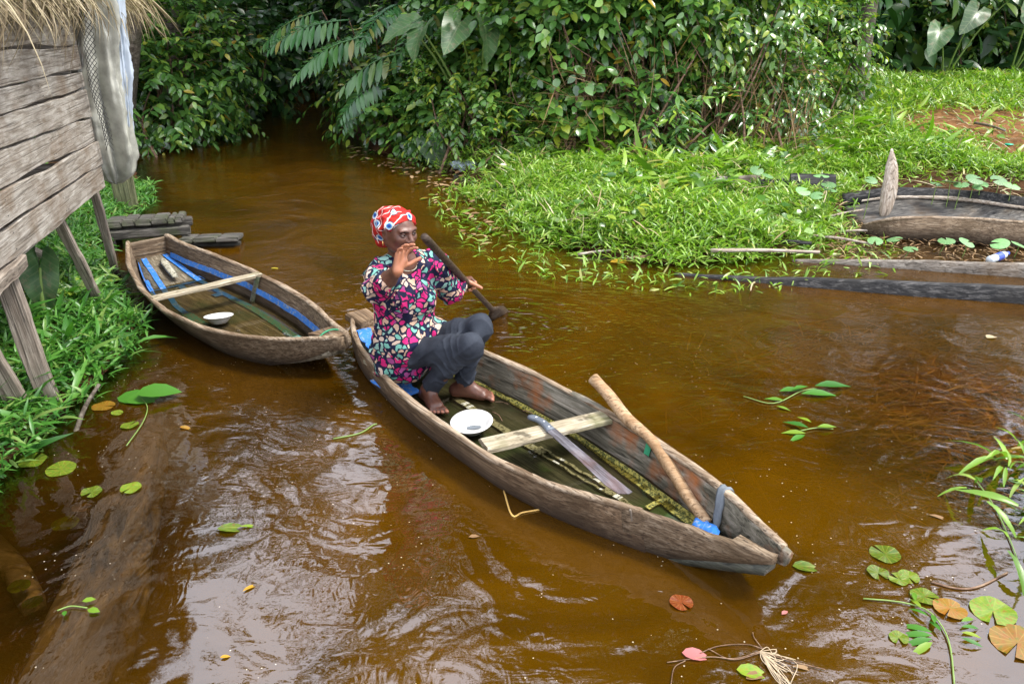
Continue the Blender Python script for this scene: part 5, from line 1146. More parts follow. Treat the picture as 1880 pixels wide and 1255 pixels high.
# ---- pinnate fronds
def frond_mesh(np_, seed, ll=.26, lw=.35, droop=.25):
    r = np.random.default_rng(seed); x = np.linspace(0, 1, 14); path = np.stack([x, .03 * np.sin(x * 4 + seed), -droop * x ** 2 + .05 * np.sin(x * 3)], 1)
    RV, RF = tube(path, np.linspace(.012, .003, 14), 5); pos, d, up, sz = [], [], [], []
    for i in range(np_):
        f = .14 + .86 * i / (np_ - 1); p = np.array([np.interp(f, x, path[:, k]) for k in range(3)]); L_ = ll * math.sin(math.pi * (.18 + .72 * f)) + .04
        for sg in (1, -1):
            pos.append(p); d.append(arr(.42 + .35 * f, sg * .9, -.28 + r.normal(0, .1))); up.append(arr(.1, sg * .1, 1) + r.normal(0, .12, 3)); sz.append((L_, L_ * lw * 3.0, L_))
    V, F_, rd = spray(LA, np.array(pos), np.array(d), np.array(up), np.array(sz), np.clip(r.normal(.45, .16, len(pos)), 0, .93))
    V2, F2 = join_np([(V, F_.tolist()), (RV, RF)]); m_ = mesh_np('frond', V2, F2, attrs={'rnd': np.concatenate([rd, np.full(len(RV), .3)])}); return m_
FR = [frond_mesh(13, 1), frond_mesh(16, 2, .22), frond_mesh(11, 3, .3)]
for m_ in FR: m_.materials.append(M['leaf_b'])
FERN = frond_mesh(22, 5, .20, .22, .45); FERN.materials.append(M['leaf_y'])
def frond_plant(foot, items, label, cat, name, group, meshes=FR, mat='vine'):
    foot = np.asarray(foot, float); root = empty(name, foot, 0, label, cat, group); parts = []
    for k, (p, d, up, s_) in enumerate(items):
        p = np.asarray(p, float); put_leaf('frond', meshes[k % len(meshes)], root, foot, p, d, up, (s_,) * 3)
        parts.append(tube(curve([(0, 0, 0), (p - foot) * .5 + arr(.05, .05, .12), p - foot], 10), np.linspace(.02, .008, 10), 5))
    V, F_ = join_np(parts); obj('stem', mesh_np('stem', V, F_), M[mat], root); return root
def PYp(px, py, Y_):
    u = (px - 940) / CAM_F; v = (py - 627.5) / CAM_F; d = arr(u, _c - v * _s, -_s - v * _c); return arr(0, 0, CAM_H) + d * (Y_ / d[1])
f = at(690, 245, .05); f[2] = 0
frond_plant(f, [(PYp(640, 35, 12.2), (-1, -.35, -.15), (0, -.6, 1), 1.15), (PYp(690, 62, 12.0), (-1, -.3, -.28), (0, -.6, 1), 1.3), (PYp(760, 95, 11.8), (-1, -.25, -.25), (0, -.6, 1), 1.15),
                (PYp(720, 130, 11.8), (-.9, -.5, -.55), (0, -.6, 1), .95), (PYp(740, 5, 12.0), (-.5, -.9, -.3), (0, -.4, 1), 1.0), (PYp(690, 150, 12), (-.8, -.5, -.75), (0, -.7, 1), .8),
                (PYp(590, 18, 12.6), (-1, -.3, -.35), (0, -.6, 1), 1.0), (PYp(830, 10, 11.8), (-.6, -.8, -.3), (0, -.4, 1), 1.1)],
            'branching bush with long feathered leaves reaching over the creek', 'bush', 'pinnate_bush', None)
f = at(1600, 132, .55); f[2] = .5
frond_plant(f, [(f + arr(-.2, -.9, 1.75), (-1, -.4, -.15), (0, -.6, 1), 1.3), (f + arr(.3, -.9, 1.85), (.8, -.5, -.2), (0, -.6, 1), 1.2), (f + arr(.0, -.9, 1.5), (-.6, -.6, -.5), (0, -.6, 1), 1.0), (f + arr(-1.2, -.8, 1.8), (-1, -.3, -.3), (0, -.6, 1), 1.0)],
            'bush with feathered leaves at the top of the clearing', 'bush', 'pinnate_bush', None)
for i, (px, py, z, s_, lab) in enumerate(((1570, 190, .45, .6, 'yellow green fern at the edge of the clearing'), (1395, 300, .36, .5, 'small fern beside the low dense bush'), (1655, 105, .5, .8, 'large fern among the dark clearing shrubs'), (150, 560, .05, .3, 'small fern in the grass below the hut'))):
    f = at(px, py, z); f[2] = float(gz(f[0], f[1])[0]); items = []
    for k in range(7):
        a = k * .9 + i; items.append((f + arr(math.cos(a) * .03, math.sin(a) * .03, .06), (math.cos(a), math.sin(a), 1.0 - .1 * (k % 3)), (-math.cos(a), -math.sin(a), 1), s_ * (1 - .05 * k)))
    frond_plant(f, items, lab, 'fern', 'fern', 'ferns', [FERN], 'stalk')
# ---- arums with arrow shaped leaves
def arum_tpl(seed=0, wav=.03):
    out = [(1, 0), (.82, .15), (.6, .27), (.35, .36), (.1, .41), (-.15, .40), (-.36, .30), (-.46, .17), (-.40, .08), (-.18, .035), (-.02, 0)]
    o = np.array(out + [(x, -y) for x, y in out[-2:0:-1]]); n = len(o); V = [(0, 0, 0)]; F_ = []
    for ring, f in enumerate((.5, 1.0)):
        for k, (x, y) in enumerate(o):
            q = arr(x, y) * f; z = .28 * abs(q[1]) - .30 * q[0] ** 2 * np.sign(max(q[0], 0)) - .25 * min(q[0], 0) ** 2 + (wav * (-1) ** k if ring else .012 * (-1) ** (k + 1)); V.append((q[0], q[1], z))
    for k in range(n):
        k2 = (k + 1) % n; F_ += [(0, 1 + k, 1 + k2), (1 + k, 1 + n + k, 1 + n + k2), (1 + k, 1 + n + k2, 1 + k2)]
    return np.array(V, float), np.array(F_, np.int32)
AR = mesh_np('leaf', *arum_tpl()); AR.materials.append(M['arum'])
def arum(foot, leaves, label, group='arums'):
    foot = np.asarray(foot, float); root = empty('arum_plant', foot, 0, label, 'arum', group)
    for p, d, up, s_ in leaves:
        p = np.asarray(p, float); put_leaf('leaf', AR, root, foot, p, d, up, (s_,) * 3)
        V, F_ = tube(curve([(0, 0, 0), (p - foot) * .5 + arr(0, 0, .1 * np.linalg.norm(p - foot)), p - foot], 10), np.linspace(.022, .010, 10), 6); obj('leaf_stalk', mesh_np('leaf_stalk', V, F_), M['stalk'], root)
    return root
arum(at(880, 275, .15) * arr(1, 1, 0) + arr(0, 0, .15), [(PYp(775, 55, 10.6), (-.35, -.75, -.6), (-.6, -.5, .7), .46), (PYp(752, 45, 10.8), (-.9, -.3, -.35), (.1, -.5, .9), .42), (PYp(845, 42, 10.4), (-.3, -.8, -.5), (.3, -.5, .8), .50), (PYp(890, 50, 10.3), (.25, -.6, -.75), (.75, -.5, .4), .46)], 'arum with large arrow leaves above the creek bend')
f = at(1730, 150, .5); f[2] = .5
arum(f, [(f + arr(.1, -.6, 1.35), (-.6, -.6, -.5), (.3, -.6, .8), .6), (f + arr(.8, -.6, 1.7), (.5, -.6, -.5), (-.4, -.6, .7), .55), (f + arr(-.6, -.7, 1.0), (-.4, -.6, -.5), (0, -.7, .7), .6)], 'arum with arrow leaves behind the bare earth')
f = at(1850, 150, .5); f[2] = .5
arum(f, [(f + arr(-.2, -.6, 1.7), (-.5, -.7, -.5), (.4, -.5, .8), .65), (f + arr(.4, -.6, 1.9), (.6, -.5, -.4), (-.3, -.6, .8), .6), (f + arr(.3, -.7, 1.2), (.2, -.6, -.8), (0, -.8, .6), .6)], 'arum with arrow leaves at the upper right edge')
f = at(1180, 275, .35); f[2] = .35
arum(f, [(f + arr(-.05, .1, .55), (-.2, -.4, -.9), (0, -.9, .4), .38), (f + arr(.35, .1, .5), (.3, -.4, -.8), (0, -.9, .4), .36), (f + arr(.1, .2, .85), (.3, -.5, -.6), (0, -.8, .6), .34)], 'small arum in the hollow behind the grass mound')
f = at(795, 300, .03); f[2] = .0
arum(f, [(f + arr(-.02, -.02, .28), (.5, -.3, -.75), (0, -.9, .35), .42)], 'arum with one hanging leaf at the water by the bend')
f = at(85, 610, .05); f[2] = .05
arum(f, [(f + arr(.03, .05, .42), (.05, -.35, -.95), (.2, -.95, .3), .30), (f + arr(-.18, .2, .5), (-.4, -.3, -.8), (.1, -.9, .3), .28)], 'dull green arum leaning on the hut stilts')
# ---- hanging vines and bare stems in the hollow
VS = []
for i in range(30):
    px = 1000 + i * 14.5 + rng.uniform(-14, 14); Y_ = 9.7 + rng.uniform(0, .9); a = PYp(px, 262 + rng.uniform(-8, 14), Y_); a[2] = .33; b = PYp(px + rng.uniform(-70, 70), rng.uniform(20, 120), Y_ + rng.uniform(-.1, .5)); m_ = (a + b) / 2 + arr(rng.normal(0, .18), rng.normal(0, .1), rng.normal(0, .08))
    V, F_ = tube(curve([a, m_, b], 14) , rng.uniform(.003, .008), 5); pts0 = V.mean(0)
    o = obj('vine', mesh_np('vine', V, F_), M['vine']); side_ = 'left' if px < 1150 else ('middle' if px < 1300 else 'right')
    tag(o, 'thin brown vine stem in the %s part of the hollow under the shrubs' % side_, 'vine', 'vines in the hollow, %s part' % side_)
# dry twig litter in the hollow
n = 900; x = rng.uniform(.4, 3.6, n); y = 9.6 + rng.uniform(0, 1.2, n); z = .38 + rng.uniform(0, 1, n) ** 2 * 1.0
TWG = leaf_tpl([.006, .010, .006, 0], .8, .1); d = rng.normal(0, 1, (n, 3)); d[:, 2] += rng.normal(.3, .8, n)
V, F_, rd = spray(TWG, np.stack([x, y, z], 1), d, arr(0, 0, 1) + rng.normal(0, .3, (n, 3)), rng.uniform(.3, .8, n)); tag(obj('dry_twigs', mesh_np('dry_twigs', V, F_, attrs={'rnd': rd}), M['leaf_brown']), 'tangle of dry twigs in the hollow below the shrubs', 'twigs', None, 'stuff')
# ---- grass
def grass(name, label, mat, x, y, hmax, smin, smax, tpl=BLADE, lift=.02, flop=.9, seed=3):
    r = np.random.default_rng(seed); n = len(x); z = np.maximum(gz(x, y), 0) + lift + r.random(n) ** 1.4 * hmax * np.clip(.75 + .75 * sn(x, y, 2.6, seed) + .3 * sn(x, y, 7, seed + 5), .12, 2)
    a = r.uniform(0, 6.283, n); el = r.uniform(.05, 1.15, n) ** flop
    d = np.stack([np.cos(a) * np.cos(el), np.sin(a) * np.cos(el), np.sin(el)], 1); up = arr(0, 0, 1) + r.normal(0, .35, (n, 3))
    V, F_, rd = spray(tpl, np.stack([x, y, z], 1), d, up, r.uniform(smin, smax, n)); return tag(obj(name, mesh_np(name, V, F_, attrs={'rnd': rd}), M[mat]), label, 'grass', None, 'stuff')
def scatter(n, x0, x1, y0, y1, fn, seed):
    r = np.random.default_rng(seed); x = r.uniform(x0, x1, n); y = r.uniform(y0, y1, n); k = r.random(n) < fn(x, y); return x[k], y[k]
DIRT = at(1850, 235, .4); DIRT2 = at(1800, 322, .25)
def dens_r(x, y):
    d_ = sdist(LAND_R, x, y); q = np.clip((d_ + .28 + .22 * sn(x, y, 3.1, 77)) / .25, 0, 1) * np.where(d_ < 0, .45, 1)
    q *= np.clip(((x - DIRT[0]) / 1.7) ** 2 + ((y - DIRT[1]) / 1.8) ** 2 - .35, .04, 1) * np.clip(((x - DIRT2[0]) / 1.7) ** 2 + ((y - DIRT2[1]) / .75) ** 2 - .3, .10, 1)
    q *= np.where((y > 10.6) & (x < 4), .15, 1) * np.where((x < -.2) & (y > 9), .35, 1)
    q *= np.where((x > 3.2) & (y < 9.2) & (d_ < .1), .15, 1) * np.clip(1.15 + .9 * sn(x, y, 4.3, 55), .12, 1)
    return q
x, y = scatter(190000, -1.6, 7.0, 6.0, 11.2, dens_r, 11); grass('mound_grass', 'bright green broad bladed grass mound on the right bank', 'grass', x, y, .17, .05, .125, BLADE)
x, y = scatter(60000, 2.5, 14, 10.5, 17.5, dens_r, 12); grass('clearing_grass', 'grass of the clearing behind the old canoes', 'grass', x, y, .16, .09, .2, BLADE)
x, y = scatter(3000, .8, 8, 7.6, 12.5, lambda x, y: dens_r(x, y) * np.where(sdist(LAND_R, x, y) > 1.0, 1, 0), 13); grass('tall_grass', 'taller single grass blades standing out of the mound', 'grass', x, y, .15, .2, .42, BLADE2, flop=.35)
x, y = scatter(5200, -.6, 7.0, 6.5, 12, lambda x, y: dens_r(x, y) * (sn(x, y, 2.2, 91) > .25), 18); r = np.random.default_rng(18); n = len(x); z = np.maximum(gz(x, y), 0) + r.uniform(.06, .26, n); a = r.uniform(0, 6.28, n)
V, F_, rd = spray(OB, np.stack([x, y, z], 1), np.stack([np.cos(a), np.sin(a), r.normal(0, .3, n)], 1), arr(0, -.2, 1) + r.normal(0, .3, (n, 3)), r.uniform(.05, .13, n)); tag(obj('broadleaf_weeds', mesh_np('broadleaf_weeds', V, F_, attrs={'rnd': rd}), M['leaf_y']), 'patches of small broad leaved weeds in the grass mound', 'weeds', None, 'stuff')
x, y = scatter(2600, -.6, 8.0, 6.4, 13, lambda x, y: dens_r(x, y) * (sn(x, y, 1.7, 93) > .1), 19); r = np.random.default_rng(19); n = len(x); z = np.maximum(gz(x, y), 0) + r.uniform(.02, .22, n); d = r.normal(0, 1, (n, 3)); d[:, 2] = np.abs(d[:, 2]) * .7
V, F_, rd = spray(leaf_tpl([.012, .022, .018, 0], .3, .2), np.stack([x, y, z], 1), d, arr(0, 0, 1) + r.normal(0, .3, (n, 3)), r.uniform(.1, .32, n)); tag(obj('dead_stems', mesh_np('dead_stems', V, F_, attrs={'rnd': rd}), M['straw']), 'dry dead stems and blades among the green grass', 'dead stems', None, 'stuff')
def dens_l(x, y):
    d_ = sdist(LAND_L, x, y); return np.clip((d_ + .14) / .2, 0, 1) * np.where(d_ > 2.2, .4, 1)
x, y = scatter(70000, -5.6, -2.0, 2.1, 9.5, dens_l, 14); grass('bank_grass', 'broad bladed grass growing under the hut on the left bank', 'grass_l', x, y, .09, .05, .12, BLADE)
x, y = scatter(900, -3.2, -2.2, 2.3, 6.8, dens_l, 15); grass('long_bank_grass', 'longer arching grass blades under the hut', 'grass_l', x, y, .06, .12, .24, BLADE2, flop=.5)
x, y = scatter(1300, 1.9, 3.2, 1.5, 3.6, lambda x, y: np.clip((sdist(LAND_C, x, y) + .16) / .2, 0, 1), 16); grass('corner_grass', 'grass clump at the lower right edge of the water', 'grass', x, y, .06, .08, .2, BLADE2, flop=.7)
x, y = scatter(3600, -.9, 3.4, 5.6, 9.5, lambda x, y: np.where(np.abs(sdist(LAND_R, x, y) + .4) < .42, .8, 0), 17); grass('floating_grass', 'thin grass and weed floating along the right bank edge', 'grass', x, y, .02, .05, .13, BLADE, lift=.002, flop=2.0)
# leaf litter by the creek bend
def litter(n, fn, mat, label, name, s0, s1, tpl, seed, box, lift=.008):
    r = np.random.default_rng(seed); x, y = scatter(n, *box, fn, seed); n = len(x); z = np.maximum(gz(x, y), 0) + lift + r.random(n) * .015; a = r.uniform(0, 6.28, n)
    d = np.stack([np.cos(a), np.sin(a), r.normal(0, .12, n)], 1); V, F_, rd = spray(tpl, np.stack([x, y, z], 1), d, arr(0, 0, 1) + r.normal(0, .12, (n, 3)), r.uniform(s0, s1, n))
    return tag(obj(name, mesh_np(name, V, F_, attrs={'rnd': rd}), M[mat]), label, name.split('_')[-1], None, 'stuff')
litter(900, lambda x, y: np.where(np.abs(sdist(LAND_R, x, y) + .25) < .45, .8, 0), 'leaf_brown', 'brown leaf litter on the water by the creek bend', 'leaf_litter', .05, .13, SM, 21, (-2.4, .6, 7.2, 12.5))
litter(500, lambda x, y: np.where(np.abs(sdist(LAND_R, x, y) + .3) < .45, .8, 0), 'lily', 'small green floating weed by the creek bend', 'floating_weed', .05, .12, SM, 22, (-2.6, .4, 7.2, 12.5))
litter(3600, lambda x, y: np.exp(-((x - DIRT2[0]) / 1.8) ** 2 - ((y - DIRT2[1]) / .8) ** 2) + .5 * np.exp(-((x - DIRT[0]) / 1.8) ** 2 - ((y - DIRT[1]) / 1.5) ** 2), 'straw', 'dry straw lying on the bare earth above the old canoes', 'dry_straw', .12, .4, leaf_tpl([.012, .03, .02, 0], .3, .1), 23, (3, 10, 8.8, 14))
litter(2600, lambda x, y: np.where(ground_z(x, y) < .03, 1, .1), 'leaf_brown', 'brown debris and dead leaves floating among the old canoes', 'floating_debris', .03, .12, leaf_tpl([.03, .08, .05, 0], .3, .1), 24, (2.7, 6.0, 6.35, 8.6))
# straw under water on the right
r = np.random.default_rng(31); x, y = scatter(34000, .9, 4.2, 2.6, 5.4, lambda x, y: np.exp(-(((x - 2.45) / 1.0) ** 2 + ((y - 4.0) / .8) ** 2) ** 1.5), 31)
n = len(x); zb = gz(x, y); z = zb + (-.004 - zb) * r.random(n) ** .5; z = np.minimum(z, -.004); a = r.normal(.2, .7, n); d = np.stack([np.cos(a), np.sin(a), r.normal(-.01, .006, n)], 1)
V, F_, rd = spray(leaf_tpl([.008, .02, .018, 0], .2, .06), np.stack([x, y, z], 1), d, arr(0, 0, 1) + r.normal(0, .2, (n, 3)), r.uniform(.10, .42, n)); tag(obj('sunken_straw', mesh_np('sunken_straw', V, F_, attrs={'rnd': rd}), M['straw_sunk']), 'orange brown straw lying under the shallow water at the right', 'straw', None, 'stuff')
# ------------------------------------------------------------------ old canoes and wreckage on the right
sk = empty('sunken_canoe', (2.6, 5.9, 0), 0, 'sunken canoe with two black gunwales just above the water', 'canoe'); so = arr(2.6, 5.9, 0)
def gunwale(pts, zs, th, depth, seed, mat, par, org, name='side_plank'):
    p = curve(pts, 44); h = np.interp(np.linspace(0, 1, 44), np.linspace(0, 1, len(zs)), zs) + wob(44, .006, seed, 6); t_ = nrm(np.gradient(p, axis=0)); nl = np.stack([-t_[:, 1], t_[:, 0], 0 * h], 1)
    th_ = th * (1 + wob(44, .25, seed + 3)) * np.interp(np.linspace(0, 1, 44), [0, .15, 1], [.45, .9, 1.1]); up = arr(0, 0, 1)
    a = p * arr(1, 1, 0) - org
    rs = [a + up * h[:, None] - nl * (th_ / 2)[:, None] * q + up * dz for q, dz in ((1, -.012), (.6, 0), (-.6, 0), (-1, -.012))] + [a - nl * (th_ / 2)[:, None] * q - up * depth for q in (-1.4, 1.4)]
    V, F_ = rails(rs[::-1]); return obj(name, mesh_np(name, V, F_), M[mat], par)
gunwale([at(1238, 504), at(1400, 518), at(1600, 535), at(1880, 556), at(2100, 575)], [.01, .045, .09, .125, .14], .06, .22, 51, 'black_wood', sk, so)
gunwale([at(1455, 479), at(1600, 488), at(1760, 500), at(1880, 508), at(2100, 525)], [.015, .055, .09, .115, .13], .045, .22, 52, 'grey_wreck', sk, so)
p0, p1 = curve([at(1300, 500), at(1500, 512), at(1880, 532), at(2100, 550)], 20), None
V, F_ = strip_on(p0 * arr(1, 1, 0) - so + arr(0, 0, -.16), (0.2, .98, 0), .55, .03, (0, 0, 1)); obj('bottom_plank', mesh_np('bottom_plank', V, F_), M['black_wood'], sk)
dc = empty('derelict_canoe', (4.5, 8.2, 0), 0, 'grey derelict canoe half filled with water on the right bank', 'canoe'); do = arr(4.5, 8.2, 0)
near = curve([at(1585, 414, .08), at(1650, 403, .19), at(1760, 402, .22), at(1880, 410, .23), at(2060, 420, .23)], 40)
far = curve([at(1545, 356, .18), at(1640, 344, .27), at(1760, 347, .29), at(1880, 362, .29), at(2060, 380, .29)], 40)
def rim_rails(p, zb, inn, th, seed):
    j = wob(40, .008, seed, 6)[:, None] * arr(0, 0, 1); nrm_ = np.broadcast_to(np.asarray(inn, float), p.shape); b = p.copy(); b[:, 2] = zb
    return [p + j, p + j + nrm_ * th, b + nrm_ * (th + .06), b + nrm_ * .06]
V, F_ = rails([q - do for q in rim_rails(near, -.1, nrm(arr(.1, 1, 0)), .035, 61)]); obj('side_plank', mesh_np('side_plank', V, F_), M['hull_grey'], dc)
V, F_ = tube(near - do + arr(0, .015, .004), .016 + wob(40, .006, 66, 6), 6); obj('gunwale', mesh_np('gunwale', V, F_), M['rim'], dc)
V, F_ = rails([q - do for q in rim_rails(far, .10, nrm(arr(-.1, -1, 0)), .04, 63)][::-1]); tag(obj('side_plank', mesh_np('side_plank', V, F_), M['black_wood'], dc), 'black upper plank of the far side')
l0 = far + arr(0, -.06, 0); l0[:, 2] = far[:, 2] - .10; l1 = far + arr(.03, -.55, 0); l1[:, 2] = .0; l1b = l1.copy(); l1b[:, 2] = -.06; l0b = l0.copy(); l0b[:, 2] -= .05
V, F_ = rails([q - do for q in (l0, l1, l1b, l0b)]); obj('bottom_plank', mesh_np('bottom_plank', V, F_), M['wreck_inner'], dc)
lg = l0 + arr(0, -.01, .012); V, F_ = tube(lg - do, .02 + wob(40, .006, 71, 6), 6); obj('ledge', mesh_np('ledge', V, F_), M['driftwood'], dc)
p2 = (near + far) / 2; p2[:, 2] = -.09; V, F_ = strip_on(p2 - do, (.1, 1, 0), 1.0, .03, (0, 0, 1)); obj('floor_plank', mesh_np('floor_plank', V, F_), M['grey_wreck'], dc)
def grass_board(name, a, b, z, h, mat, label, seed):
    a, b = at(*a, z), at(*b, z); L_ = np.linalg.norm(b - a); V, F_ = plank(L_, h, .03, seed, 12, .008); o = obj(name, mesh_np(name, V, F_, False), M[mat]); place(o, (a + b) / 2 + arr(0, 0, .02), b - a, (0, -.8, .45)); tag(o, label, 'board')
grass_board('old_board', (1280, 340), (1405, 338), .26, .14, 'grey_wreck', 'reddish brown board half buried in the grass mound', 81)
grass_board('old_board', (1395, 345), (1450, 343), .26, .13, 'black_wood', 'narrow dark board beside the reddish brown board', 82)
grass_board('old_board', (1450, 340), (1535, 341), .27, .20, 'black_wood', 'broad black board in the grass left of the derelict canoe', 83)
# upright palm sheath
b0 = at(1622, 400, .03); n = 22; t_ = np.linspace(0, 1, n); w_ = np.interp(t_, [0, .12, .4, .75, .9, 1], [.03, .06, .072, .055, .028, .008]); rs = []
for k in range(14):
    a = 2 * math.pi * k / 14; g_ = 1 + .16 * (k % 2); rs.append(np.stack([math.cos(a) * w_ * g_ + .03 * np.sin(t_ * 3), math.sin(a) * w_ * .35 * g_ + .10 * t_, t_ * .66 + .004 * (k % 3)], 1))
V, F_ = rails(rs[::-1] if False else rs); o = obj('palm_sheath', mesh_np('palm_sheath', V, F_), M['driftwood']); o.location = b0; tag(o, 'pale dried palm sheath standing upright against the derelict canoe', 'palm sheath')
M['driftwood_v'] = wood('driftwood_upright', (.22, .17, .12), (.42, .35, .28), (.58, .52, .44), (40, 40, 1.5), bump=.8); o.data.materials[0] = M['driftwood_v']
# sticks
for i, (a, b, r_, mt, lab) in enumerate((((1060, 467), (1165, 459), .012, 'driftwood', 'pale stick lying at the water edge of the grass mound'), ((1150, 475), (1290, 463), .014, 'vine', 'red brown stick under the front of the grass mound'),
        ((1305, 460), (1505, 463), .018, 'driftwood', 'long pale reed floating right of the grass mound'), ((1480, 432), (1600, 448), .014, 'driftwood', 'pale stick sloping into the puddle by the old canoes'), ((1435, 444), (1490, 447), .020, 'black_wood', 'short black stick below the grass tips'),
        ((1505, 402), (1585, 385), .012, 'driftwood', 'thin stick pointing from the grass to the derelict canoe'), ((1540, 425), (1620, 424), .014, 'driftwood', 'thin stick along the near side of the derelict canoe'), ((1690, 533), (1880, 538), .010, 'stick', 'orange reed resting on the sunken canoe'),
        ((1790, 226), (1845, 240), .02, 'grey_wreck', 'grey stick lying on the bare earth'), ((1385, 518), (1378, 533), .008, 'straw', 'small straw stuck to the black gunwale'), ((135, 805), (182, 705), .014, 'bark', 'bare grey stick poking out of the water by the stilts'))):
    z0 = .03; zz = float(max(gz(*at(*a)[:2])[0], 0)) if i != 8 else .42; A_, B_ = at(*a, zz + z0 * .6), at(*b, (zz if i != 10 else .12) + z0)
    if i == 10: A_ = at(*a, -.03)
    V, F_ = tube(curve([A_, (A_ + B_) / 2 + arr(rng.normal(0, .01), rng.normal(0, .01), .01), B_], 12), r_ * np.linspace(1, .7, 12), 7); tag(obj('stick', mesh_np('stick', V, F_), M[mt]), lab, 'stick')
V, F_ = tube(curve([at(1113 + 165, 457, .10), at(1276, 480, .0), at(1276, 500, -.03)], 8), .008, 6); tag(obj('stick', mesh_np('stick', V, F_), M['vine']), 'upright red stalk at the tip of the sunken canoe', 'stick')
# bottle
bt = empty('plastic_bottle', at(1815, 478, .03), 0, 'clear plastic bottle with blue wrapper floating beside the derelict canoe', 'bottle'); bt.rotation_euler = (0, R(-8), R(25))
for nm, prof, mt in (('bottle_body', [(.001, 0), (.03, .002), (.034, .012), (.033, .07), (.034, .16), (.03, .19), (.014, .215), (.013, .225)], 'bottle'), ('wrapper', [(.0345, .085), (.0348, .09), (.0348, .15), (.0345, .155)], 'bottle_label'), ('cap', [(.0155, .222), (.0155, .24), (.001, .241)], 'bottle_label')):
    V, F_ = lathe(prof, 20); V = V[:, [2, 0, 1]]; obj(nm, mesh_np(nm, V, F_), M[mt], bt)
V, F_ = lathe([(.001, .006), (.05, .006), (.055, 0)], 14); o = obj('green_disc', mesh_np('green_disc', V, F_), M['green_plastic']); q = at(1857, 246, .42); q[2] = float(gz(q[0], q[1])[0]) + .01; o.location = q; tag(o, 'small green plastic disc lying on the bare earth', 'litter')
V, F_ = folded((0, 0, .12), (0, 0, 0), lambda t: .11 + .03 * math.sin(t * 3), lambda t: .08, 10, 30, 4); o = obj('plastic_bag', mesh_np('plastic_bag', V, F_), M['tarp']); o.location = at(855, 312, .02); tag(o, 'crumpled whitish plastic bag at the water by the bend', 'plastic bag')
# ------------------------------------------------------------------ round leaves, pads, floating leaves
def disc_tpl(n=18, notch=.35, wav=.03, cup=.06):
    V = [(0, 0, 0)]; F_ = []
    for f in (.55, 1.0):
        for k in range(n):
            a = notch / 2 + (2 * math.pi - notch) * k / (n - 1); V.append((math.cos(a) * f, math.sin(a) * f, cup * f * f + wav * math.sin(a * 4 + 1) * f))
    for k in range(n - 1): F_ += [(0, 1 + k, 2 + k), (1 + k, 1 + n + k, 2 + n + k), (1 + k, 2 + n + k, 2 + k)]
    return np.array(V, float), np.array(F_, np.int32)
PD_ = {}
def disc(mat, v=0):
    if (mat, v) not in PD_:
        m_ = mesh_np('pad', *disc_tpl(18, (.3, .7, .15)[v], (.06, .09, .04)[v], (.03, .07, .02)[v])); m_.materials.append(M[mat]); PD_[(mat, v)] = m_
    return PD_[(mat, v)]
PEN = mesh_np('leaf', *disc_tpl(16, .5, .02, -.10)); PEN.materials.append(M['penny'])
def pennywort(items, label, foot):
    foot = np.asarray(foot, float); root = empty('round_leaf_plant', foot, 0, label, 'plant', 'round leaved creepers')
    for px, py, z, r_ in items:
        p = at(px, py, z); a = rng.uniform(0, 6.28); put_leaf('leaf', PEN, root, foot, p, (math.cos(a), math.sin(a), rng.normal(0, .15)), (rng.normal(0, .15), -.45, 1), (r_,) * 3)
        g_ = arr(p[0] + rng.normal(0, .02), p[1] + .03, max(float(gz(p[0], p[1])[0]), -.05)); V, F_ = tube(curve([g_ - foot, (g_ + p) / 2 - foot + arr(.01, 0, .01), p - foot], 6), .004, 5); obj('leaf_stalk', mesh_np('leaf_stalk', V, F_), M['stalk'], root)
pennywort([(1607, 441, .10, .065), (1642, 438, .12, .065), (1672, 456, .08, .06)], 'three round leaves on stalks below the near side of the derelict canoe', at(1640, 450))
pennywort([(1738, 441, .12, .07), (1776, 444, .14, .07)], 'two round leaves left of the bottle', at(1757, 455))
pennywort([(1836, 446, .13, .075), (1872, 448, .12, .07)], 'two round leaves above the bottle', at(1850, 462))
pennywort([(1508, 322, .46, .075), (1475, 350, .40, .07), (1522, 338, .44, .07), (1500, 358, .36, .06), (1525, 348, .38, .06)], 'round leaves in front of the broad black board', at(1500, 345, .25))
pennywort([(1745, 332, .40, .08), (1790, 328, .42, .085), (1765, 338, .38, .07), (1835, 330, .42, .085), (1858, 340, .40, .08), (1720, 337, .36, .06), (1800, 340, .36, .07)], 'patch of round leaves on the straw above the derelict canoe', at(1790, 340, .25))
pennywort([(1390, 312, .42, .07), (1410, 322, .4, .06), (1600, 330, .42, .06)], 'scattered round leaves in the upper grass mound', at(1400, 325, .28))
def pad(px, py, w_, mat, label, v=0, z=.004, rot=None, tilt=0, name='lily_pad', cat='lily pad', group=None):
    p = at(px, py, z); r_ = w_ / 2 / CAM_F * np.linalg.norm(p - arr(0, 0, 2)); o = obj(name, disc(mat, v)); o.location = p; o.scale = (r_, r_, r_); tilt = tilt or rng.normal(0, .035); o.rotation_euler = (tilt, rng.normal(0, .035), rng.uniform(0, 6.28) if rot is None else rot); tag(o, label, cat, group); return o
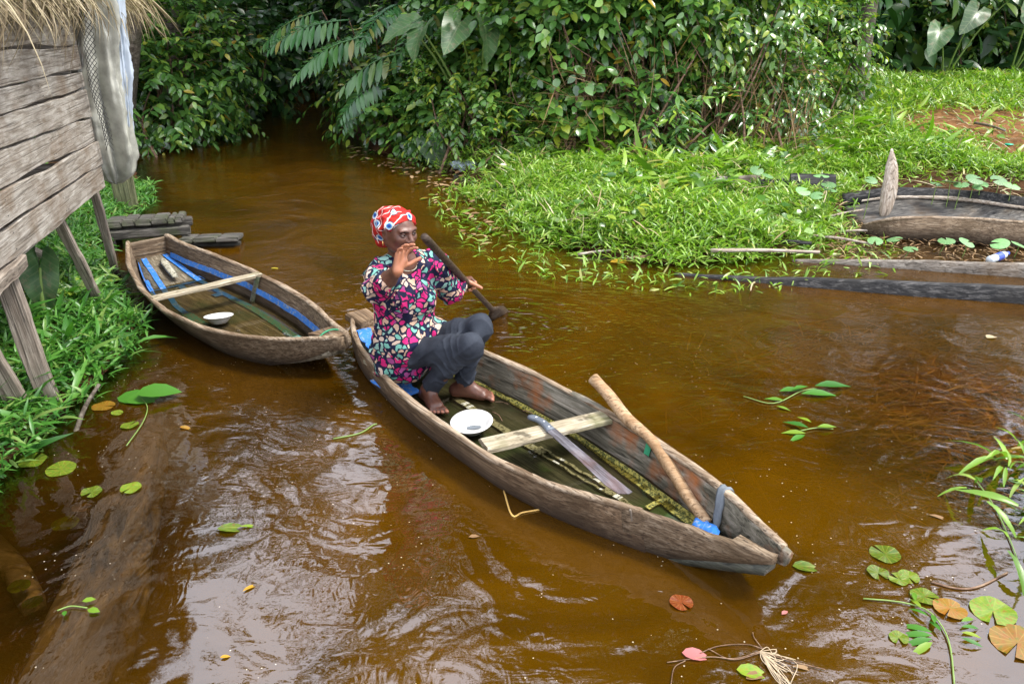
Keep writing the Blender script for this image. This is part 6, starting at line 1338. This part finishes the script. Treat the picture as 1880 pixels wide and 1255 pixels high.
for a in ((1625, 1016, 52, 'lily', 'top lily pad of the trio right of the bow', 0), (1612, 1051, 38, 'lily', 'small bright lily pad below the top one of the trio', 1), (1650, 1062, 34, 'lily', 'left of two touching small lily pads in the trio', 1), (1668, 1058, 36, 'lily', 'right of two touching small lily pads in the trio', 0),
          (1697, 1094, 46, 'lily', 'lily pad beside the purple tinted weed stem', 0), (1744, 1116, 54, 'lily_orange', 'orange lily pad between two green pads at lower right', 2), (1823, 1121, 70, 'lily', 'largest green lily pad at the lower right', 0), (1868, 1179, 82, 'lily_orange', 'big orange and green pad cut by the right edge', 0),
          (1650, 1170, 32, 'lily', 'small upright oval yellow green pad at lower right', 1), (1465, 1094, 58, 'lily_orange', 'faint orange pad under the water below the bow', 2), (1448, 1118, 46, 'lily_orange', 'second faint orange pad just below the first', 2), (1251, 1105, 44, 'lily_red', 'single dark red lily pad below the canoe', 0),
          (1796, 1090, 60, 'lily_orange', 'faint sunken pad above the largest green pad', 2), (112, 860, 62, 'lily', 'large green pad at the left bank edge', 2), (240, 895, 46, 'lily', 'yellow green pad under the grass of the left bank', 0),
          (168, 903, 44, 'lily', 'pad over the left edge of the sunken log', 1), (215, 757, 26, 'lily', 'small round yellow pad near the leaning green stem', 2), (238, 780, 40, 'lily', 'pad in the shade right of the bare grey stick', 0), (190, 745, 50, 'lily_orange', 'brownish sunken pad near the grass edge', 2),
          (60, 845, 56, 'lily', 'green pad half hidden by bank grass at far left', 0), (120, 960, 56, 'lily', 'dim pad sunk below the left bank', 2), (35, 1075, 44, 'lily', 'upper dim pad on the sunken post', 2), (60, 1105, 40, 'lily', 'lower dim pad on the sunken post', 2), (150, 930, 40, 'lily_orange', 'brown pad under clear water at left', 1)):
    sunk = 'faint' in a[4] or 'dim' in a[4] or 'sunk' in a[4].split(' ')[0:2] or 'brown pad under' in a[4]
    pad(a[0], a[1], a[2] * (.72 if a[0] < 400 else .92), a[3], a[4], a[5], -.03 if sunk else .004 + .001 * rng.random(), group=None)
FL = {}
def fleaf(px, py, L_, ang, mat, label, z=.006, tpl=OV, tilt=.0, cat='leaf'):
    p = at(px, py, z); s_ = L_ / CAM_F * np.linalg.norm(p - arr(0, 0, 2)); k = (id(tpl), mat)
    if k not in FL: FL[k] = mesh_np('fallen_leaf', *tpl); FL[k].materials.append(M[mat])
    o = obj('fallen_leaf', FL[k]); o.location = p; o.scale = (s_,) * 3; o.rotation_euler = (tilt, -.05, ang); tag(o, label, cat); return o
fleaf(398, 970, 55, .1, 'lily', 'yellow green leaf floating alone in the left foreground'); fleaf(440, 966, 34, .2, 'lily', 'narrow tip leaf touching the yellow green leaf', tpl=LA)
fleaf(1455, 1038, 46, -.1, 'lily', 'olive leaf floating just right of the bow', tpl=OB); fleaf(1252, 1197, 46, -.2, 'leaf_pink', 'pink fallen leaf at the bottom of the picture', tpl=OB); fleaf(1352, 1228, 52, -.2, 'lily', 'bright green leaf piece beside the root clump', tpl=OB)
fleaf(1455, 1222, 40, -.1, 'leaf_brown', 'dry brown leaf right of the root clump', tpl=LA); fleaf(1370, 1245, 40, .4, 'leaf_brown', 'pale dry leaf at the bottom edge', tpl=OV); fleaf(1705, 944, 36, -.4, 'leaf_brown', 'dry leaf over the sunken straw', tpl=LA); fleaf(404, 1206, 16, .3, 'leaf_yellow', 'tiny yellow leaf at lower left')
fleaf(1120, 481, 44, .1, 'leaf_yellow', 'yellow leaf at the front of the grass mound', tpl=OB); fleaf(1435, 1127, 16, .6, 'leaf_pink', 'tiny pale petal below the bow', tpl=SM); fleaf(497, 493, 16, .3, 'leaf_yellow', 'yellow leaf drifting near the moored canoe'); fleaf(1812, 620, 24, .5, 'straw', 'pale curled leaf on the water at the right', tpl=OB)
fleaf(330, 783, 22, -.2, 'lily_orange', 'orange leaf beside the hut reflection'); fleaf(445, 1085, 34, .9, 'leaf_yellow', 'amber leaf in the ripples at lower left', tpl=LA); fleaf(860, 985, 20, .2, 'leaf_brown', 'brown flake in the ripples left of the canoe', tpl=SM); fleaf(400, 640, 18, .1, 'lily', 'green fleck in the shadow of the moored canoe', tpl=SM)
# sprigs of green leaves on the right water
def sprig(foot, leaves, label, mat='sprig_leaf', tpl=LN, stem=None):
    f = at(*foot, .0); root = empty('floating_sprig', f, 0, label, 'sprig', 'floating sprigs'); mm = leaf_mesh(tpl, ('sp', id(tpl)), mat)
    for px, py, L_, a, z in leaves:
        p = at(px, py, z); s_ = L_ / CAM_F * np.linalg.norm(p - arr(0, 0, 2)); put_leaf('leaf', mm, root, f, p, (math.cos(a), math.sin(a), .06), (rng.normal(0, .15), -.15, 1), (s_,) * 3)
    pts = stem or [foot] + [(l[0], l[1]) for l in leaves[:3]]; V, F_ = tube(curve([at(*q[:2], .008) - f for q in pts], 16), .003, 5); obj('stem', mesh_np('stem', V, F_), M['stalk'], root)
sprig((1400, 742), [(1430, 718, 52, .25, .02), (1495, 708, 68, .1, .025), (1470, 722, 66, .0, .015), (1440, 735, 34, 2.8, .01), (1425, 745, 26, -.6, .01), (1455, 715, 40, .5, .03)], 'upper floating sprig of pointed green leaves right of the canoe', stem=[(1365, 727), (1420, 740), (1470, 718), (1500, 712)])
sprig((1500, 785), [(1485, 785, 46, 2.5, .02), (1480, 795, 42, 3.0, .01), (1478, 798, 40, -2.6, .005), (1500, 783, 36, .1, .02), (1490, 775, 30, 2.2, .03)], 'lower floating sprig of green leaves right of the canoe', stem=[(1470, 790), (1500, 785), (1530, 787)])
sprig((235, 815), [(250, 722, 70, .25, .05), (215, 730, 66, .0, .008), (228, 735, 60, .2, .01)], 'leaning green stem with wide pale leaves by the left bank', tpl=OB, stem=[(232, 818), (262, 775), (270, 745), (250, 722)])
sprig((1600, 1098), [(1680 + 12 * i, 1102 + 14 * i, 30, 1.2 + .5 * (i % 3), .02) for i in range(5)] + [(1712, 1160 + 6 * i, 46, 2.6 + .35 * i, .012) for i in range(4)] + [(1765, 1140 + 10 * i, 30, .4 - .3 * i, .02) for i in range(4)], 'feathery water weed with a bent yellow stem at lower right', tpl=LA, stem=[(1585, 1098), (1650, 1104), (1700, 1118), (1730, 1150), (1745, 1190), (1752, 1255)])
sprig((130, 1112), [(150, 1103, 20, .3, .012), (160, 1118, 22, -.2, .01), (118, 1130, 14, 2, .01)], 'tiny floating seedling over the sunken log', tpl=SM, stem=[(105, 1120), (130, 1112), (160, 1115)])
sprig((1795, 930), [(1800, 885, 60, 1.1, .10), (1790, 880, 54, 1.9, .12), (1812, 920, 62, -1.2, .08), (1850, 1010, 70, -1.5, .08), (1850, 985, 60, 1.3, .10), (1775, 895, 40, 3.0, .06)], 'tall grass shoot leaning over the water at the right edge', mat='grass', tpl=BLADE2, stem=[(1880, 1060), (1850, 980), (1820, 920), (1790, 880)])
# root clump
rc = empty('root_clump', at(1405, 1210, 0), 0, 'floating clump of pale fibrous roots with thin red runners', 'roots'); fo = at(1405, 1210, 0); parts = []
for i in range(34):
    a = rng.uniform(-1.3, .5); L_ = rng.uniform(.06, .20); e = arr(math.cos(a) * L_ * .5, math.sin(a) * L_, 0)
    parts.append(tube(curve([arr(-.01, .03, .006), e * .5 + arr(rng.normal(0, .02), rng.normal(0, .015), .012), e + arr(0, 0, .002)], 8), .0014, 4))
V, F_ = join_np(parts); tag(obj('fibres', mesh_np('fibres', V, F_), M['root'], rc), kind='stuff')
for pts in ([(1400, 1190), (1370, 1182), (1320, 1185), (1285, 1198)], [(1395, 1195), (1350, 1208), (1300, 1205), (1225, 1215)], [(1400, 1190), (1385, 1170), (1382, 1160)], [(1410, 1200), (1450, 1212), (1515, 1228)], [(1300, 1190), (1345, 1210), (1400, 1196)], [(1258, 1212), (1238, 1225), (1232, 1255)]):
    V, F_ = tube(curve([at(*q, .006) - fo for q in pts], 18), .0017, 5); obj('runner', mesh_np('runner', V, F_), M['vine'], rc)
for pts, lab, mt in (([(612, 805), (660, 795), (685, 780), (692, 778)], 'pale green floating stem in the middle foreground', 'stalk'), ([(925, 900), (940, 945), (960, 940), (990, 935)], 'bent orange stalk under the side of the canoe', 'straw_sunk'), ([(1710, 1068), (1760, 1080), (1800, 1075), (1850, 1050)], 'thin curved runner at the lower right', 'vine')):
    V, F_ = tube(curve([at(*q, .004 if 'line' not in lab else .002) for q in pts], 22), .004 if 'line' not in lab else .0018, 5); tag(obj('drifting_stalk', mesh_np('drifting_stalk', V, F_), M[mt]), lab, 'stalk')
# ------------------------------------------------------------------ sunken log and post at lower left
n = 46; lp = curve([at(275, 770, -.12), at(258, 850, -.11), at(228, 950, -.10), at(200, 1070, -.10), at(150, 1190, -.10), at(95, 1330, -.11)], n); tt = nrm(np.gradient(lp, axis=0)); sdv = np.stack([tt[:, 1], -tt[:, 0], 0 * tt[:, 0]], 1)
wl = np.interp(np.linspace(0, 1, n), [0, .2, .5, 1], [.07, .12, .15, .18]); rs = []
for k in range(40):
    a = 2 * math.pi * k / 40; gr = 1 + .10 * np.sin(5 * a + 3.5 * np.sin(np.linspace(0, 5, n))) - .22 * np.exp(-((np.mod(a - 1.2 - .25 * np.sin(np.linspace(0, 9, n)), 6.283)) / .10) ** 2) - .25 * np.exp(-((np.mod(a - 1.9 - .22 * np.sin(np.linspace(1, 8, n)), 6.283)) / .09) ** 2)
    rs.append(lp + sdv * (np.cos(a) * wl * gr)[:, None] + arr(0, 0, 1) * (np.sin(a) * .085 * gr)[:, None])
V, F_ = rails(rs[::-1]); o = obj('sunken_log', mesh_np('sunken_log', V, F_), M['log_sunk']); tag(o, 'big grooved grey log lying under the clear water at lower left', 'log')
M['log_sunk_y'] = wood('sunken_log_grain', (.10, .075, .05), (.33, .26, .19), (.50, .42, .32), (9, 1.0, 9)); o.data.materials[0] = M['log_sunk_y']
V, F_ = tube(curve([at(-30, 985, -.08), at(30, 1050, -.10), at(70, 1130, -.14)], 10), .05, 9); tag(obj('sunken_post', mesh_np('sunken_post', V, F_), M['log_sunk']), 'short grey post sunk in the water at the far left', 'post')
